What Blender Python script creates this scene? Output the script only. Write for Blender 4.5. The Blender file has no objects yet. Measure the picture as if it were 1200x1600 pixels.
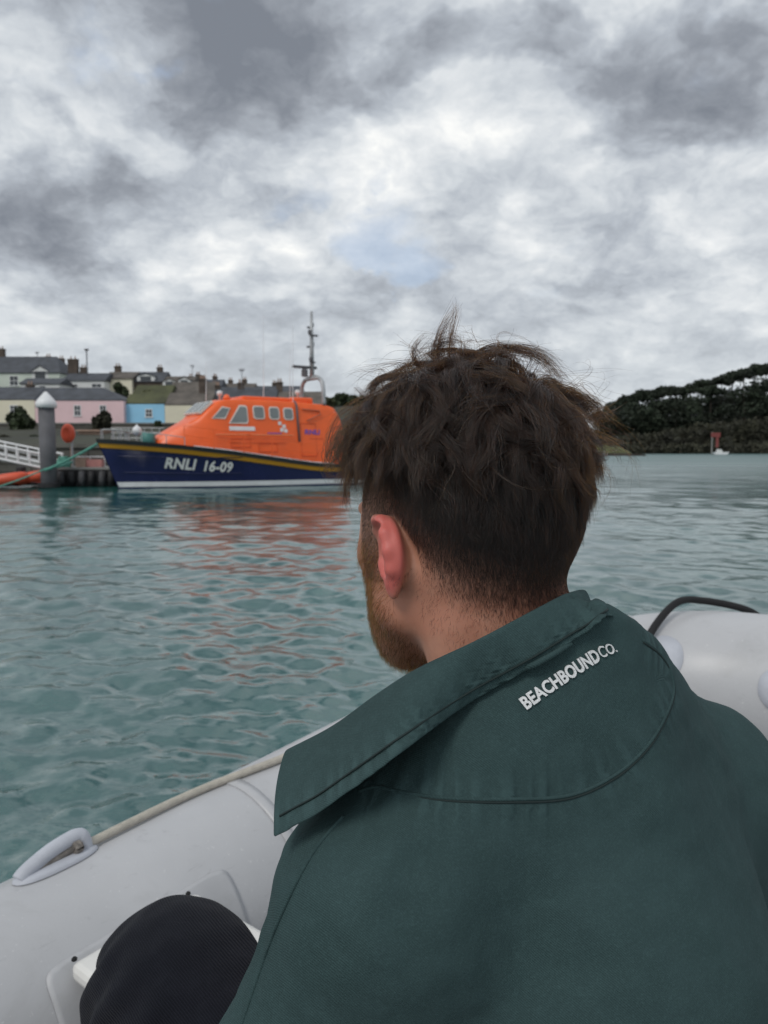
import bpy, bmesh, math, random
import numpy as np
from mathutils import Vector, Matrix
from mathutils.bvhtree import BVHTree

rng = np.random.default_rng(11)
random.seed(5)
scene = bpy.context.scene
COL = scene.collection
R = math.radians

# ------------------------------------------------------------------ camera
CAM_H = 1.6
PITCH = math.atan(96 / 1155.6)
camd = bpy.data.cameras.new("camera")
camd.sensor_fit = 'AUTO'
camd.sensor_width = 36.0
camd.lens = 26.0
camd.clip_start = 0.05
camd.clip_end = 6000
camd.dof.use_dof = True
camd.dof.focus_distance = 0.585
camd.dof.aperture_fstop = 12.5
cam = bpy.data.objects.new("camera", camd)
COL.objects.link(cam)
cam.location = (0, 0, CAM_H)
cam.rotation_euler = (math.pi / 2 - PITCH, 0, 0)
scene.camera = cam

# ------------------------------------------------------------------ colour management
scene.view_settings.view_transform = 'Standard'
scene.view_settings.look = 'None'
scene.view_settings.exposure = 0.45
scene.view_settings.gamma = 1.0
scene.view_settings.use_curve_mapping = False
scene.cycles.use_denoising = True
try:
    scene.cycles.denoiser = 'OPENIMAGEDENOISE'
except Exception:
    pass
scene.cycles.max_bounces = 6
scene.cycles.transparent_max_bounces = 8
scene.cycles_curves.shape = 'RIBBONS'

# a pixel of the 1200 x 1600 photograph as a direction from the lens (used to measure the place)
FP = 1155.6
_f = np.array([0, math.cos(PITCH), -math.sin(PITCH)])
_u = np.array([0, math.sin(PITCH), math.cos(PITCH)])
def ray(px, py):
    return np.array([1., 0, 0]) * ((px - 600) / FP) + _f + _u * ((800 - py) / FP)
def at(px, py, d):
    """world point seen at a pixel, d metres in front of the lens"""
    return np.array([0, 0, CAM_H]) + ray(px, py) * d
def aty(px, py, y):
    r = ray(px, py)
    return np.array([0, 0, CAM_H]) + r * (y / r[1])

# ------------------------------------------------------------------ world
SUN_EL, SUN_AZ = 48.0, 215.0        # azimuth clockwise from +Y
world = bpy.data.worlds.new("World")
scene.world = world
world.use_nodes = True
world.cycles.sampling_method = 'MANUAL'
world.cycles.sample_map_resolution = 256
nt = world.node_tree
for n in list(nt.nodes):
    nt.nodes.remove(n)

class NG:
    """tiny node-graph helper"""
    def __init__(s, tree):
        s.t = tree
    def n(s, kind, **kw):
        nd = s.t.nodes.new(kind)
        for k, v in kw.items():
            setattr(nd, k, v)
        return nd
    def l(s, a, b):
        s.t.links.new(a, b)
    def put(s, sock, v):
        if v is None:
            return
        if isinstance(v, bpy.types.NodeSocket):
            s.l(v, sock)
        else:
            sock.default_value = v
    def m(s, op, a, b=None, c=None, clamp=False):
        nd = s.n('ShaderNodeMath', operation=op)
        nd.use_clamp = clamp
        s.put(nd.inputs[0], a); s.put(nd.inputs[1], b); s.put(nd.inputs[2], c)
        return nd.outputs[0]
    def v(s, op, a, b=None, out=0, scale=None):
        nd = s.n('ShaderNodeVectorMath', operation=op)
        s.put(nd.inputs[0], a); s.put(nd.inputs[1], b)
        if scale is not None:
            s.put(nd.inputs['Scale'], scale)
        return nd.outputs['Value'] if op in ('LENGTH', 'DOT_PRODUCT', 'DISTANCE') else nd.outputs[0]
    def xyz(s, x, y, z):
        nd = s.n('ShaderNodeCombineXYZ')
        s.put(nd.inputs[0], x); s.put(nd.inputs[1], y); s.put(nd.inputs[2], z)
        return nd.outputs[0]
    def sep(s, v):
        nd = s.n('ShaderNodeSeparateXYZ'); s.l(v, nd.inputs[0]); return nd.outputs
    def noise(s, vec, scale, detail=5, rough=.55, dist=0., out='Fac'):
        nd = s.n('ShaderNodeTexNoise')
        s.put(nd.inputs['Vector'], vec); s.put(nd.inputs['Scale'], scale)
        s.put(nd.inputs['Detail'], detail); s.put(nd.inputs['Roughness'], rough); s.put(nd.inputs['Distortion'], dist)
        return nd.outputs[out]
    def ramp(s, fac, stops, mode='LINEAR'):
        nd = s.n('ShaderNodeValToRGB')
        cr = nd.color_ramp; cr.interpolation = mode
        while len(cr.elements) < len(stops):
            cr.elements.new(.5)
        for e, (p, c) in zip(cr.elements, stops):
            e.position = p
            e.color = tuple(c) + (1,) if hasattr(c, '__len__') else (c, c, c, 1)
        s.put(nd.inputs[0], fac)
        return nd.outputs[0]
    def mix(s, fac, a, b, blend='MIX'):
        nd = s.n('ShaderNodeMix', data_type='RGBA', blend_type=blend)
        s.put(nd.inputs[0], fac)
        for sk, v in ((nd.inputs[6], a), (nd.inputs[7], b)):
            if not isinstance(v, bpy.types.NodeSocket) and len(v) == 3:
                v = tuple(v) + (1,)
            s.put(sk, v)
        return nd.outputs[2]
    def mapr(s, val, a, b, c=0., d=1., smooth=True):
        nd = s.n('ShaderNodeMapRange')
        nd.interpolation_type = 'SMOOTHSTEP' if smooth else 'LINEAR'
        s.put(nd.inputs[0], val); s.put(nd.inputs[1], a); s.put(nd.inputs[2], b); s.put(nd.inputs[3], c); s.put(nd.inputs[4], d)
        return nd.outputs[0]

g = NG(nt)
sky = g.n('ShaderNodeTexSky', sky_type='NISHITA')
sky.sun_disc = False
sky.sun_elevation = R(SUN_EL)
sky.sun_rotation = R(SUN_AZ)
sky.air_density = 1.0; sky.dust_density = 1.5
tc = g.n('ShaderNodeTexCoord')
D = g.v('NORMALIZE', tc.outputs['Generated'])
dx, dy, dz = g.sep(D)
zz = g.m('ADD', g.m('MAXIMUM', dz, 0.0), 0.42)
P = g.xyz(g.m('DIVIDE', dx, zz), g.m('DIVIDE', dy, zz), 3.3)      # cloud deck seen in perspective
W = g.v('SUBTRACT', g.noise(P, 3.4, 5, .60, out='Color'), (.5, .5, .5))
P2 = g.v('ADD', P, g.v('SCALE', W, scale=.16))
mid = g.noise(P2, 2.9, 8, .62)
bil = g.m('ABSOLUTE', g.m('SUBTRACT', g.noise(P2, 6.2, 5, .55), .5))
# the particular dark cloud bases and bright banks above the harbour, as soft lumps in the sky's own directions
DW = g.v('ADD', D, g.v('SCALE', W, scale=.30))
def total(lst):
    acc = None
    for px, py, rx, ry, w in lst:
        r = ray(px, py); r = r / np.linalg.norm(r)
        sc = np.array([FP / rx, FP / max(rx, ry), FP / ry]) / 1.25
        nd = g.n('ShaderNodeVectorMath', operation='MULTIPLY_ADD')
        g.l(DW, nd.inputs[0]); nd.inputs[1].default_value = tuple(sc); nd.inputs[2].default_value = tuple(-r * sc)
        d2 = g.v('DOT_PRODUCT', nd.outputs[0], nd.outputs[0])
        k = g.m('MULTIPLY_ADD', d2, -1.0, 1.0, clamp=True)
        acc = g.m('MULTIPLY', k, w) if acc is None else g.m('MULTIPLY_ADD', k, w, acc)
    return acc
dark = total([(420, 85, 150, 105, 2.0), (110, 345, 150, 95, 1.4), (20, 150, 60, 60, .8), (760, 80, 95, 50, 2.0),
              (1110, 105, 170, 85, 2.1), (960, 480, 170, 90, .5), (100, 530, 260, 60, .4), (615, 160, 70, 45, 1.0)])
lite = total([(350, 385, 190, 58, 1.2), (570, 335, 180, 42, 1.1), (730, 260, 150, 55, .5), (770, 415, 150, 60, .9), (1120, 425, 100, 75, 1.1),
              (110, 195, 90, 45, .8), (30, 420, 60, 40, 1.0)])
blue = total([(600, 380, 110, 40, 1.3), (630, 300, 80, 30, .9), (490, 308, 80, 26, .8), (240, 15, 120, 50, 1.1), (250, 480, 80, 25, .7)])
t = g.m('MULTIPLY_ADD', g.m('SUBTRACT', mid, .5), 1.6, .57)
t = g.m('MULTIPLY_ADD', g.m('SUBTRACT', bil, .09), 1.15, t)
t = g.m('MULTIPLY_ADD', lite, .15, t)
t = g.m('MULTIPLY_ADD', dark, -.235, t)
ccol = g.ramp(t, [(0.0, (.155, .172, .202)), (.20, (.225, .245, .278)), (.42, (.345, .375, .415)),
                  (.60, (.470, .500, .530)), (.80, (.610, .628, .640)), (1.0, (.80, .795, .765))])
gap = g.m('MULTIPLY', g.mapr(g.m('MULTIPLY_ADD', blue, .26, g.sep(W)[2]), .10, .36), .60)
skyc = g.v('SCALE', sky.outputs[0], scale=0.10)
final = g.mix(gap, ccol, g.mix(.55, skyc, (.40, .47, .58)))
final = g.mix(g.mapr(dz, .26, .0, 0., .55), final, (.50, .535, .555))
bg = g.n('ShaderNodeBackground')
bg.inputs['Strength'].default_value = 1.0
g.l(final, bg.inputs['Color'])
g.l(bg.outputs[0], g.n('ShaderNodeOutputWorld').inputs[0])

sund = bpy.data.lights.new("sun", 'SUN')
sund.energy = 0.9
sund.angle = R(18)
sund.color = (1.0, .96, .90)
sun = bpy.data.objects.new("sun", sund)
COL.objects.link(sun)
sun.location = (0, 0, 60)
sd = Vector((math.sin(R(SUN_AZ)) * math.cos(R(SUN_EL)), math.cos(R(SUN_AZ)) * math.cos(R(SUN_EL)), math.sin(R(SUN_EL))))
sun.rotation_euler = sd.to_track_quat('Z', 'Y').to_euler()

# ------------------------------------------------------------------ object helpers
def tag(o, label=None, cat=None, group=None, kind=None):
    if label: o["label"] = label
    if cat: o["category"] = cat
    if group: o["group"] = group
    if kind: o["kind"] = kind
    return o

def empty(name, loc, rz=0.0, label=None, cat=None, group=None):
    o = bpy.data.objects.new(name, None)
    o.empty_display_size = .1
    COL.objects.link(o)
    o.location = tuple(loc)
    o.rotation_euler = (0, 0, rz)
    return tag(o, label, cat, group)

def link(name, me, mat=None, parent=None, world_space=False, smooth=False):
    o = bpy.data.objects.new(name, me)
    COL.objects.link(o)
    if mat is not None and hasattr(me, 'materials') and not len(me.materials):
        for mm in (mat if isinstance(mat, (list, tuple)) else [mat]):
            me.materials.append(mm)
    if smooth and hasattr(me, 'polygons'):
        me.polygons.foreach_set('use_smooth', [True] * len(me.polygons))
    if parent is not None:
        o.parent = parent
        if world_space:
            M = Matrix.LocRotScale(parent.location, parent.rotation_euler, None)
            if parent.parent is not None:
                pp = parent.parent
                M = Matrix.LocRotScale(pp.location, pp.rotation_euler, None) @ parent.matrix_parent_inverse @ M
            o.matrix_parent_inverse = M.inverted()
    return o

def mesh(name, verts, faces):
    me = bpy.data.meshes.new(name)
    verts = np.asarray(verts, dtype=np.float32)
    if isinstance(faces, np.ndarray):
        k = faces.shape[1]
        me.vertices.add(len(verts)); me.vertices.foreach_set('co', verts.ravel())
        me.loops.add(faces.size); me.loops.foreach_set('vertex_index', faces.astype(np.int32).ravel())
        me.polygons.add(len(faces))
        me.polygons.foreach_set('loop_start', np.arange(0, faces.size, k, dtype=np.int32))
        me.polygons.foreach_set('loop_total', np.full(len(faces), k, dtype=np.int32))
        me.update(calc_edges=True)
    else:
        me.from_pydata([tuple(map(float, v)) for v in verts], [], [tuple(int(i) for i in f) for f in faces])
    me.validate()
    return me

class MB:
    """collects simple solids into one mesh"""
    def __init__(s):
        s.v = []; s.f = []
    def add(s, verts, faces):
        b = len(s.v)
        s.v += [tuple(map(float, p)) for p in verts]
        s.f += [tuple(i + b for i in f) for f in faces]
        return s
    def box(s, x0, x1, y0, y1, z0, z1):
        return s.add([(x0, y0, z0), (x1, y0, z0), (x1, y1, z0), (x0, y1, z0), (x0, y0, z1), (x1, y0, z1), (x1, y1, z1), (x0, y1, z1)],
                     [(0, 3, 2, 1), (4, 5, 6, 7), (0, 1, 5, 4), (1, 2, 6, 5), (2, 3, 7, 6), (3, 0, 4, 7)])
    def hexa(s, pts):
        return s.add(pts, [(0, 3, 2, 1), (4, 5, 6, 7), (0, 1, 5, 4), (1, 2, 6, 5), (2, 3, 7, 6), (3, 0, 4, 7)])
    def prism(s, poly, off):
        n = len(poly); off = np.asarray(off, float)
        a = [np.asarray(p, float) for p in poly]
        return s.add(a + [p + off for p in a], [tuple(range(n))[::-1], tuple(range(n, 2 * n))] + [(i, (i + 1) % n, n + (i + 1) % n, n + i) for i in range(n)])
    def tube(s, pts, rad, n=8, cap=True):
        pts = [np.asarray(p, float) for p in pts]
        m = len(pts)
        rad = [rad] * m if np.isscalar(rad) else rad
        vs = []; nrm = None
        for i in range(m):
            t = pts[min(i + 1, m - 1)] - pts[max(i - 1, 0)]
            t = t / (np.linalg.norm(t) + 1e-12)
            if nrm is None:
                a = np.array([0, 0, 1.]) if abs(t[2]) < .9 else np.array([1., 0, 0])
                nrm = np.cross(t, a)
            nrm = nrm - t * np.dot(nrm, t); nrm /= np.linalg.norm(nrm) + 1e-12
            b = np.cross(t, nrm)
            for k in range(n):
                a = 2 * math.pi * k / n
                vs.append(pts[i] + rad[i] * (math.cos(a) * nrm + math.sin(a) * b))
        fs = [(i * n + k, i * n + (k + 1) % n, (i + 1) * n + (k + 1) % n, (i + 1) * n + k) for i in range(m - 1) for k in range(n)]
        if cap:
            fs += [tuple(range(n))[::-1], tuple(range((m - 1) * n, m * n))]
        return s.add(vs, fs)
    def lathe(s, prof, c=(0, 0, 0), n=16):
        vs = [(c[0] + r * math.cos(2 * math.pi * k / n), c[1] + r * math.sin(2 * math.pi * k / n), c[2] + z) for r, z in prof for k in range(n)]
        m = len(prof)
        fs = [(i * n + k, i * n + (k + 1) % n, (i + 1) * n + (k + 1) % n, (i + 1) * n + k) for i in range(m - 1) for k in range(n)]
        fs += [tuple(range(n))[::-1], tuple(range((m - 1) * n, m * n))]
        return s.add(vs, fs)
    def build(s, name, mat, parent=None, world_space=False, smooth=False, bevel=0):
        o = link(name, mesh(name, s.v, s.f), mat, parent, world_space, smooth)
        if bevel:
            md = o.modifiers.new('bevel', 'BEVEL'); md.width = bevel; md.segments = 2; md.limit_method = 'ANGLE'
        return o

def spline(ctrl, n):
    """Catmull-Rom through the control points"""
    c = np.asarray(ctrl, float)
    c = np.vstack([2 * c[0] - c[1], c, 2 * c[-1] - c[-2]])
    u = np.linspace(0, len(c) - 3 - 1e-9, n)
    i = u.astype(int); t = (u - i)[:, None]
    p0, p1, p2, p3 = c[i], c[i + 1], c[i + 2], c[i + 3]
    return .5 * ((2 * p1) + (-p0 + p2) * t + (2 * p0 - 5 * p1 + 4 * p2 - p3) * t ** 2 + (-p0 + 3 * p1 - 3 * p2 + p3) * t ** 3)

MATS = {}
def mat(name, col, rough=.6, var=.12, scale=3.0, bump=0., bscale=40., spec=.5, metal=0., coords='Object', dirt=None, sheen=0., coat=0.):
    if name in MATS:
        return MATS[name]
    m = bpy.data.materials.new(name); m.use_nodes = True
    k = NG(m.node_tree)
    p = m.node_tree.nodes['Principled BSDF']
    c = k.n('ShaderNodeTexCoord').outputs[coords]
    nz = k.noise(c, scale, 6, .6)
    fac = k.mapr(nz, .3, .7)
    a = tuple(max(0, x * (1 - var)) for x in col); b = tuple(x * (1 + var) for x in col)
    cc = k.mix(fac, a, b)
    if dirt:
        dcol, damt, dscale = dirt
        dn = k.mapr(k.noise(c, dscale, 8, .65, .4), .52, .72)
        cc = k.mix(k.m('MULTIPLY', dn, damt), cc, dcol)
    k.l(cc, p.inputs['Base Color'])
    k.l(k.mapr(nz, .2, .8, max(.02, rough - .08), min(1, rough + .08)), p.inputs['Roughness'])
    p.inputs['Specular IOR Level'].default_value = spec
    p.inputs['Metallic'].default_value = metal
    p.inputs['Sheen Weight'].default_value = sheen
    p.inputs['Coat Weight'].default_value = coat
    if bump:
        bn = k.n('ShaderNodeBump'); bn.inputs['Strength'].default_value = bump; bn.inputs['Distance'].default_value = .01
        k.l(k.noise(c, bscale, 4, .6), bn.inputs['Height'])
        k.l(bn.outputs[0], p.inputs['Normal'])
    MATS[name] = m
    return m

# ------------------------------------------------------------------ water
def make_water():
    rs = [0.0, .35]
    while rs[-1] < 900:
        r = rs[-1]
        rs.append(r * (1.0062 if r < 120 else 1.03) if r > 1 else r + .012)
    rs = np.array(rs[1:] + [1500., 3000.])
    fine = np.arange(-44, 44.01, .26)
    coarse = np.arange(44, 316, 4.0)[1:]
    th = np.radians(np.concatenate([fine, coarse]))
    Rr, T = np.meshgrid(rs, th, indexing='ij')
    X = Rr * np.sin(T); Y = Rr * np.cos(T)
    Z = np.zeros_like(X)
    r2 = np.random.default_rng(3)
    cell = np.maximum(Rr * .0062, .012)
    for lam, amp, spread, n, base in ((6.0, .012, 40, 5, 75), (2.6, .0095, 55, 9, 80), (1.25, .0075, 65, 14, 70), (.62, .0088, 75, 20, 65), (.33, .0064, 85, 24, 70), (.17, .0032, 90, 24, 70)):
        for _ in range(n):
            l = lam * r2.uniform(.72, 1.35)
            a = R(base + r2.normal(0, spread * .55))
            ph = r2.uniform(0, 2 * math.pi)
            k = 2 * math.pi / l
            arg = k * (X * math.cos(a) + Y * math.sin(a)) + ph
            w = np.clip((l / cell - 3.0) / 4.0, 0, 1)
            s = np.sin(arg)
            Z += w * amp * 1.9 / math.sqrt(n) * (s + .22 * (np.abs(s) * -2 + 1))
    # slow patches of rougher and calmer water
    patch = .80 + .38 * np.sin(X * .31 + 1.3 * np.sin(Y * .11)) * np.sin(Y * .21 + .8 * np.sin(X * .17) + 1.0)
    Z *= patch * .80 * np.interp(Rr, [6, 40, 120], [1.05, .85, .9])
    Z *= np.clip((Rr - .35) / 1.0, 0, 1) * .0 + 1
    nr, nth = X.shape
    v = np.stack([X, Y, Z], -1).reshape(-1, 3)
    idx = np.arange(nr * nth).reshape(nr, nth)
    j2 = np.roll(idx, -1, axis=1)
    f = np.stack([idx[:-1], idx[1:], j2[1:], j2[:-1]], -1).reshape(-1, 4)
    v = np.vstack([v, [[0, 0, 0]]])
    me = mesh("water", v, f[:, ::-1].copy())
    m = bpy.data.materials.new("sea_water"); m.use_nodes = True
    k = NG(m.node_tree); p = m.node_tree.nodes['Principled BSDF']
    tcn = k.n('ShaderNodeTexCoord').outputs['Object']
    big = k.noise(tcn, .22, 3, .5)
    k.l(k.mix(k.mapr(big, .35, .65), (.014, .084, .078), (.024, .110, .102)), p.inputs['Base Color'])
    p.inputs['IOR'].default_value = 2.1
    dist = k.v('LENGTH', tcn)
    k.l(k.mapr(dist, 3., 120., .03, .36, smooth=False), p.inputs['Roughness'])
    st = k.v('MULTIPLY', tcn, (.75, 1.25, 1.))
    n1 = k.noise(st, 6.5, 5, .60, .6)
    n2 = k.noise(st, 1.5, 4, .6, .4)
    h = k.m('ADD', k.m('MULTIPLY', n1, k.mapr(dist, 4., 45., .30, .14)), k.m('MULTIPLY', n2, k.mapr(dist, 8., 60., .40, 1.9)))
    bn = k.n('ShaderNodeBump'); bn.inputs['Distance'].default_value = .035
    k.l(k.mapr(dist, 8., 260., .55, .75), bn.inputs['Strength'])
    k.l(h, bn.inputs['Height']); k.l(bn.outputs[0], p.inputs['Normal'])
    o = link("water", me, m, smooth=True)
    tag(o, "rippled teal harbour water reflecting the grey sky", kind='structure')
make_water()
# ------------------------------------------------------------------ inflatable dinghy
AX = np.array([.61, .79, 0.]); AX /= np.linalg.norm(AX)           # heading of the dinghy
LT = np.array([-AX[1], AX[0], 0.])                                # towards its port side
TR = .255                                                         # tube radius
def dinghy_axis():
    pts = []
    # port side from astern, round the bow, back down the starboard side: (along, lateral, height of the axis)
    ctrl = [(-1.6, 1.42, .47), (-.4, 1.42, .47), (.6, 1.42, .47), (1.3, 1.41, .495), (1.9, 1.31, .575), (2.35, 1.09, .69), (2.62, .77, .775),
            (2.68, .43, .80), (2.58, .10, .775), (2.25, -.22, .69), (1.8, -.42, .58), (1.2, -.52, .50), (.4, -.55, .47), (-.6, -.55, .47), (-1.6, -.55, .47)]
    for a, l, z in ctrl:
        pts.append(AX * a + LT * l + np.array([0, 0, z]))
    return spline(pts, 150)
DAX = dinghy_axis()
_seg = np.linalg.norm(np.diff(DAX, axis=0), axis=1)
DLEN = np.concatenate([[0], np.cumsum(_seg)])
def tube_frame(s):
    """point, tangent, outward, up on the tube axis at arc length s"""
    p = np.array([np.interp(s, DLEN, DAX[:, i]) for i in range(3)])
    q = np.array([np.interp(s + .02, DLEN, DAX[:, i]) for i in range(3)]); o = np.array([np.interp(s - .02, DLEN, DAX[:, i]) for i in range(3)])
    t = (q - o) / (np.linalg.norm(q - o) + 1e-9)
    out = np.cross(np.array([0, 0, 1.]), t); out /= np.linalg.norm(out)
    up = np.cross(t, out)
    return p, t, out, up
def tube_pt(s, ang, r=TR):
    """ang 0 = outboard, 90 = top, 180 = inboard"""
    p, t, out, up = tube_frame(s)
    return p + r * (math.cos(ang) * out + math.sin(ang) * up)
def s_of(along):
    """arc length on the port side at a distance along the boat"""
    i = np.argmin(np.abs((DAX[:60] @ AX) - along)); return DLEN[i]

M_tube = mat("pale_grey_pvc", (.47, .475, .49), .42, .05, 2.5, .05, 160., dirt=((.33, .33, .33), .35, 6.), spec=.45)
_k = NG(M_tube.node_tree); _p = M_tube.node_tree.nodes['Principled BSDF']
_src = _p.inputs['Base Color'].links[0].from_socket
_oc = _k.n('ShaderNodeTexCoord').outputs['Object']
_spk = _k.mapr(_k.noise(_oc, 95., 3, .6), .66, .72)
_scf = _k.mapr(_k.noise(_k.v('MULTIPLY', _oc, (1., 1., 5.)), 14., 6, .7, 1.2), .60, .70)
_c1 = _k.mix(_k.m('MULTIPLY', _spk, .45), _src, (.66, .66, .66))
_k.l(_k.mix(_k.m('MULTIPLY', _scf, .35), _c1, (.30, .30, .31)), _p.inputs['Base Color'])
M_patch = mat("grey_pvc_patch", (.44, .445, .46), .45, .06, 6., .06, 150., dirt=((.30, .30, .30), .35, 9.))
M_fit = mat("pale_blue_moulding", (.46, .48, .53), .6, .06, 20., .05, 90.)
M_rope = mat("beige_rope", (.47, .44, .38), .8, .10, 60., .5, 260.)
M_black = mat("black_rubber_rope", (.006, .006, .007), .75, .3, 30., .3, 300.)
M_board = mat("white_gelcoat", (.70, .69, .66), .35, .05, 8.)
M_floor = mat("grey_deck", (.25, .26, .27), .7, .2, 10., .3, 60.)

DINGHY = empty("inflatable_dinghy", AX * .8 + LT * .42, 0, "pale grey inflatable dinghy under the man, seams and fittings showing", "dinghy")
mb = MB(); mb.tube(DAX, TR, 48)
tube_o = mb.build("tube", M_tube, DINGHY, True, True)

def sheet_on_tube(name, s0, s1, a0, a1, lift, material, corner=.03, parent=DINGHY, ns=24, na=16, thick=.002):
    """a glued panel with rounded corners that follows the tube"""
    vs = []; idx = {}
    L = s1 - s0; A = (a1 - a0)
    grid = []
    for i in range(ns + 1):
        for j in range(na + 1):
            u, w = i / ns, j / na
            # pull the corners in
            uu, ww = 2 * u - 1, 2 * w - 1
            e = 14.0
            mx = max(abs(uu), abs(ww)) or 1
            nrm = (abs(uu) ** e + abs(ww) ** e) ** (1 / e)
            k = mx / nrm if nrm else 1
            uu *= k; ww *= k
            edge = max(abs(uu), abs(ww))
            vs.append(tube_pt(s0 + L * (uu + 1) / 2, a0 + A * (ww + 1) / 2, TR + lift))
    fs = [(i * (na + 1) + j, (i + 1) * (na + 1) + j, (i + 1) * (na + 1) + j + 1, i * (na + 1) + j + 1) for i in range(ns) for j in range(na)]
    o = link(name, mesh(name, vs, fs), material, parent, True, True)
    md = o.modifiers.new('solid', 'SOLIDIFY'); md.thickness = .004; md.offset = 0
    return o

def ring_on_tube(name, s, a0, a1, width, lift, material):
    return sheet_on_tube(name, s - width / 2, s + width / 2, a0, a1, lift, material, ns=2, na=40)

# patch that carries the thwart

# thwart
def dpt(a, l, z):
    return AX * a + LT * l + np.array([0, 0, z])
zt = CAM_H - .925
mb = MB()
mb.hexa([dpt(.655, -.25, zt - .035), dpt(.935, -.25, zt - .035), dpt(.935, 1.225, zt - .035), dpt(.655, 1.225, zt - .035),
         dpt(.655, -.25, zt), dpt(.935, -.25, zt), dpt(.935, 1.225, zt), dpt(.655, 1.225, zt)])
th = mb.build("thwart", M_board, DINGHY, True, False, .012)
for al in (.668, .922):
    mb = MB(); mb.lathe([(.001, 0), (.005, .001), (.0055, .004), (.003, .007), (.001, .008)], dpt(al, 1.232, zt - .006), 10)
    mb.build("screw", M_black, th, True, True)

# rigid floor, transom and the seat box below the man
mb = MB()
fl = [np.array([p[0], p[1], .28]) for p in DAX[::3]]
mb.prism(fl, (0, 0, .03))
n_ = len(fl)
rim = [np.array([p[0], p[1], max(.2, p[2] - TR * .9)]) for p in DAX[::3]]
mb.add(rim + [p + np.array([0, 0, .02]) for p in fl], [(i, i + 1, n_ + i + 1, n_ + i) for i in range(n_ - 1)])
mb.build("floor", M_floor, DINGHY, True)
mb = MB(); mb.hexa([dpt(-1.62, -.3, .12), dpt(-1.57, -.3, .12), dpt(-1.57, 1.15, .12), dpt(-1.62, 1.15, .12), dpt(-1.62, -.3, .75), dpt(-1.57, -.3, .75), dpt(-1.57, 1.15, .75), dpt(-1.62, 1.15, .75)])
mb.build("transom", M_board, DINGHY, True)
mb = MB(); mb.hexa([dpt(.22, -.08, .332), dpt(.60, -.08, .332), dpt(.60, .55, .332), dpt(.22, .55, .332), dpt(.22, -.08, .70), dpt(.60, -.08, .70), dpt(.60, .55, .70), dpt(.22, .55, .70)])
mb.build("seat", M_board, DINGHY, True, False, .02)

# moulded rope holder on the port tube
def rope_holder(s_mid, parent, ang=R(84)):
    base_vs = []; fs = []
    n = 40
    rings = [(1.0, .0015), (.97, .007), (.80, .011), (.4, .013), (.02, .013)]
    for k, (q, h) in enumerate(rings):
        for i in range(n):
            a = 2 * math.pi * i / n
            du = .092 * q * math.copysign(abs(math.cos(a)) ** .8, math.cos(a))
            dv = .038 * q * math.copysign(abs(math.sin(a)) ** .8, math.sin(a))
            base_vs.append(tube_pt(s_mid + du, ang + dv / TR, TR + h))
    for k in range(len(rings) - 1):
        for i in range(n):
            fs.append((k * n + i, k * n + (i + 1) % n, (k + 1) * n + (i + 1) % n, (k + 1) * n + i))
    fs.append(tuple(range((len(rings) - 1) * n, len(rings) * n)))
    ho = link("rope_holder", mesh("rope_holder", base_vs, fs), M_fit, parent, True, True)
    # arched bar over the slot
    prof = [(-.118, .006), (-.100, .016), (-.062, .028), (-.01, .040), (.05, .047), (.080, .046), (.092, .036), (.096, .020), (.097, .006)]
    c = spline([tube_pt(s_mid + u, ang, TR + h) for u, h in [(q * .68, w * .85) for q, w in prof]], 40)
    mb = MB(); mb.tube(c, [.0165] * 26 + [.0175] * 14, 14)
    mb.build("arch", M_fit, ho, True, True)
    # knotted end of the line in the slot
    kn = spline([tube_pt(s_mid + u, ang + .02, TR + h) for u, h in ((-.054, .012), (-.018, .016), (.016, .019), (.040, .022))], 24)
    mb = MB(); mb.tube(kn, list(np.linspace(.007, .011, 24)), 10)
    for a, q in ((0, .036), (1.0, .043)):
        ring = [tube_pt(s_mid + q + .004 * math.cos(b), ang + .02 + .016 * math.cos(b) / TR, TR + .022 + .011 * math.sin(b)) for b in np.linspace(0, 2 * math.pi, 16)]
        mb.tube(ring, .006, 8, False)
    mb.build("knot", mat("worn_rope_end", (.22, .20, .18), .85, .3, 80., .5, 300.), ho, True, True)
    return ho
# bow: round patches and the black grab line
def disc_patch(px_s, ang, rad, parent):
    n = 28; vs = []; fs = []
    rings = [(1.0, .001), (.96, .005), (.6, .006), (.5, .008), (.3, .009), (.05, .0092)]
    for q, h in rings:
        for i in range(n):
            a = 2 * math.pi * i / n
            vs.append(tube_pt(px_s + rad * q * math.cos(a), ang + rad * q * math.sin(a) / TR, TR + h))
    for k in range(len(rings) - 1):
        for i in range(n):
            fs.append((k * n + i, k * n + (i + 1) % n, (k + 1) * n + (i + 1) % n, (k + 1) * n + i))
    fs.append(tuple(range((len(rings) - 1) * n, len(rings) * n)))
    return link("ring_patch", mesh("ring_patch", vs, fs), M_fit, parent, True, True)
def tube_hit(px, py):
    """nearest (arc length, angle) on the tube under a pixel"""
    o = np.array([0, 0, CAM_H]); d = ray(px, py)
    best = None
    for s in np.linspace(DLEN[20], DLEN[125], 420):
        p, t, out, up = tube_frame(s)
        # plane across the tube at s
        den = d @ t
        if abs(den) < 1e-6: continue
        k = ((p - o) @ t) / den
        q = o + d * k - p
        r_ = math.hypot(q @ out, q @ up)
        if abs(r_ - TR) < .012 and k > .5 and (best is None or k < best[0]):
            best = (k, s, math.atan2(q @ up, q @ out))
    return best
hh = tube_hit(88, 1345)
print('holder', hh)
SH, AH = hh[1], hh[2]
rope_holder(SH, DINGHY, AH)
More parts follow.
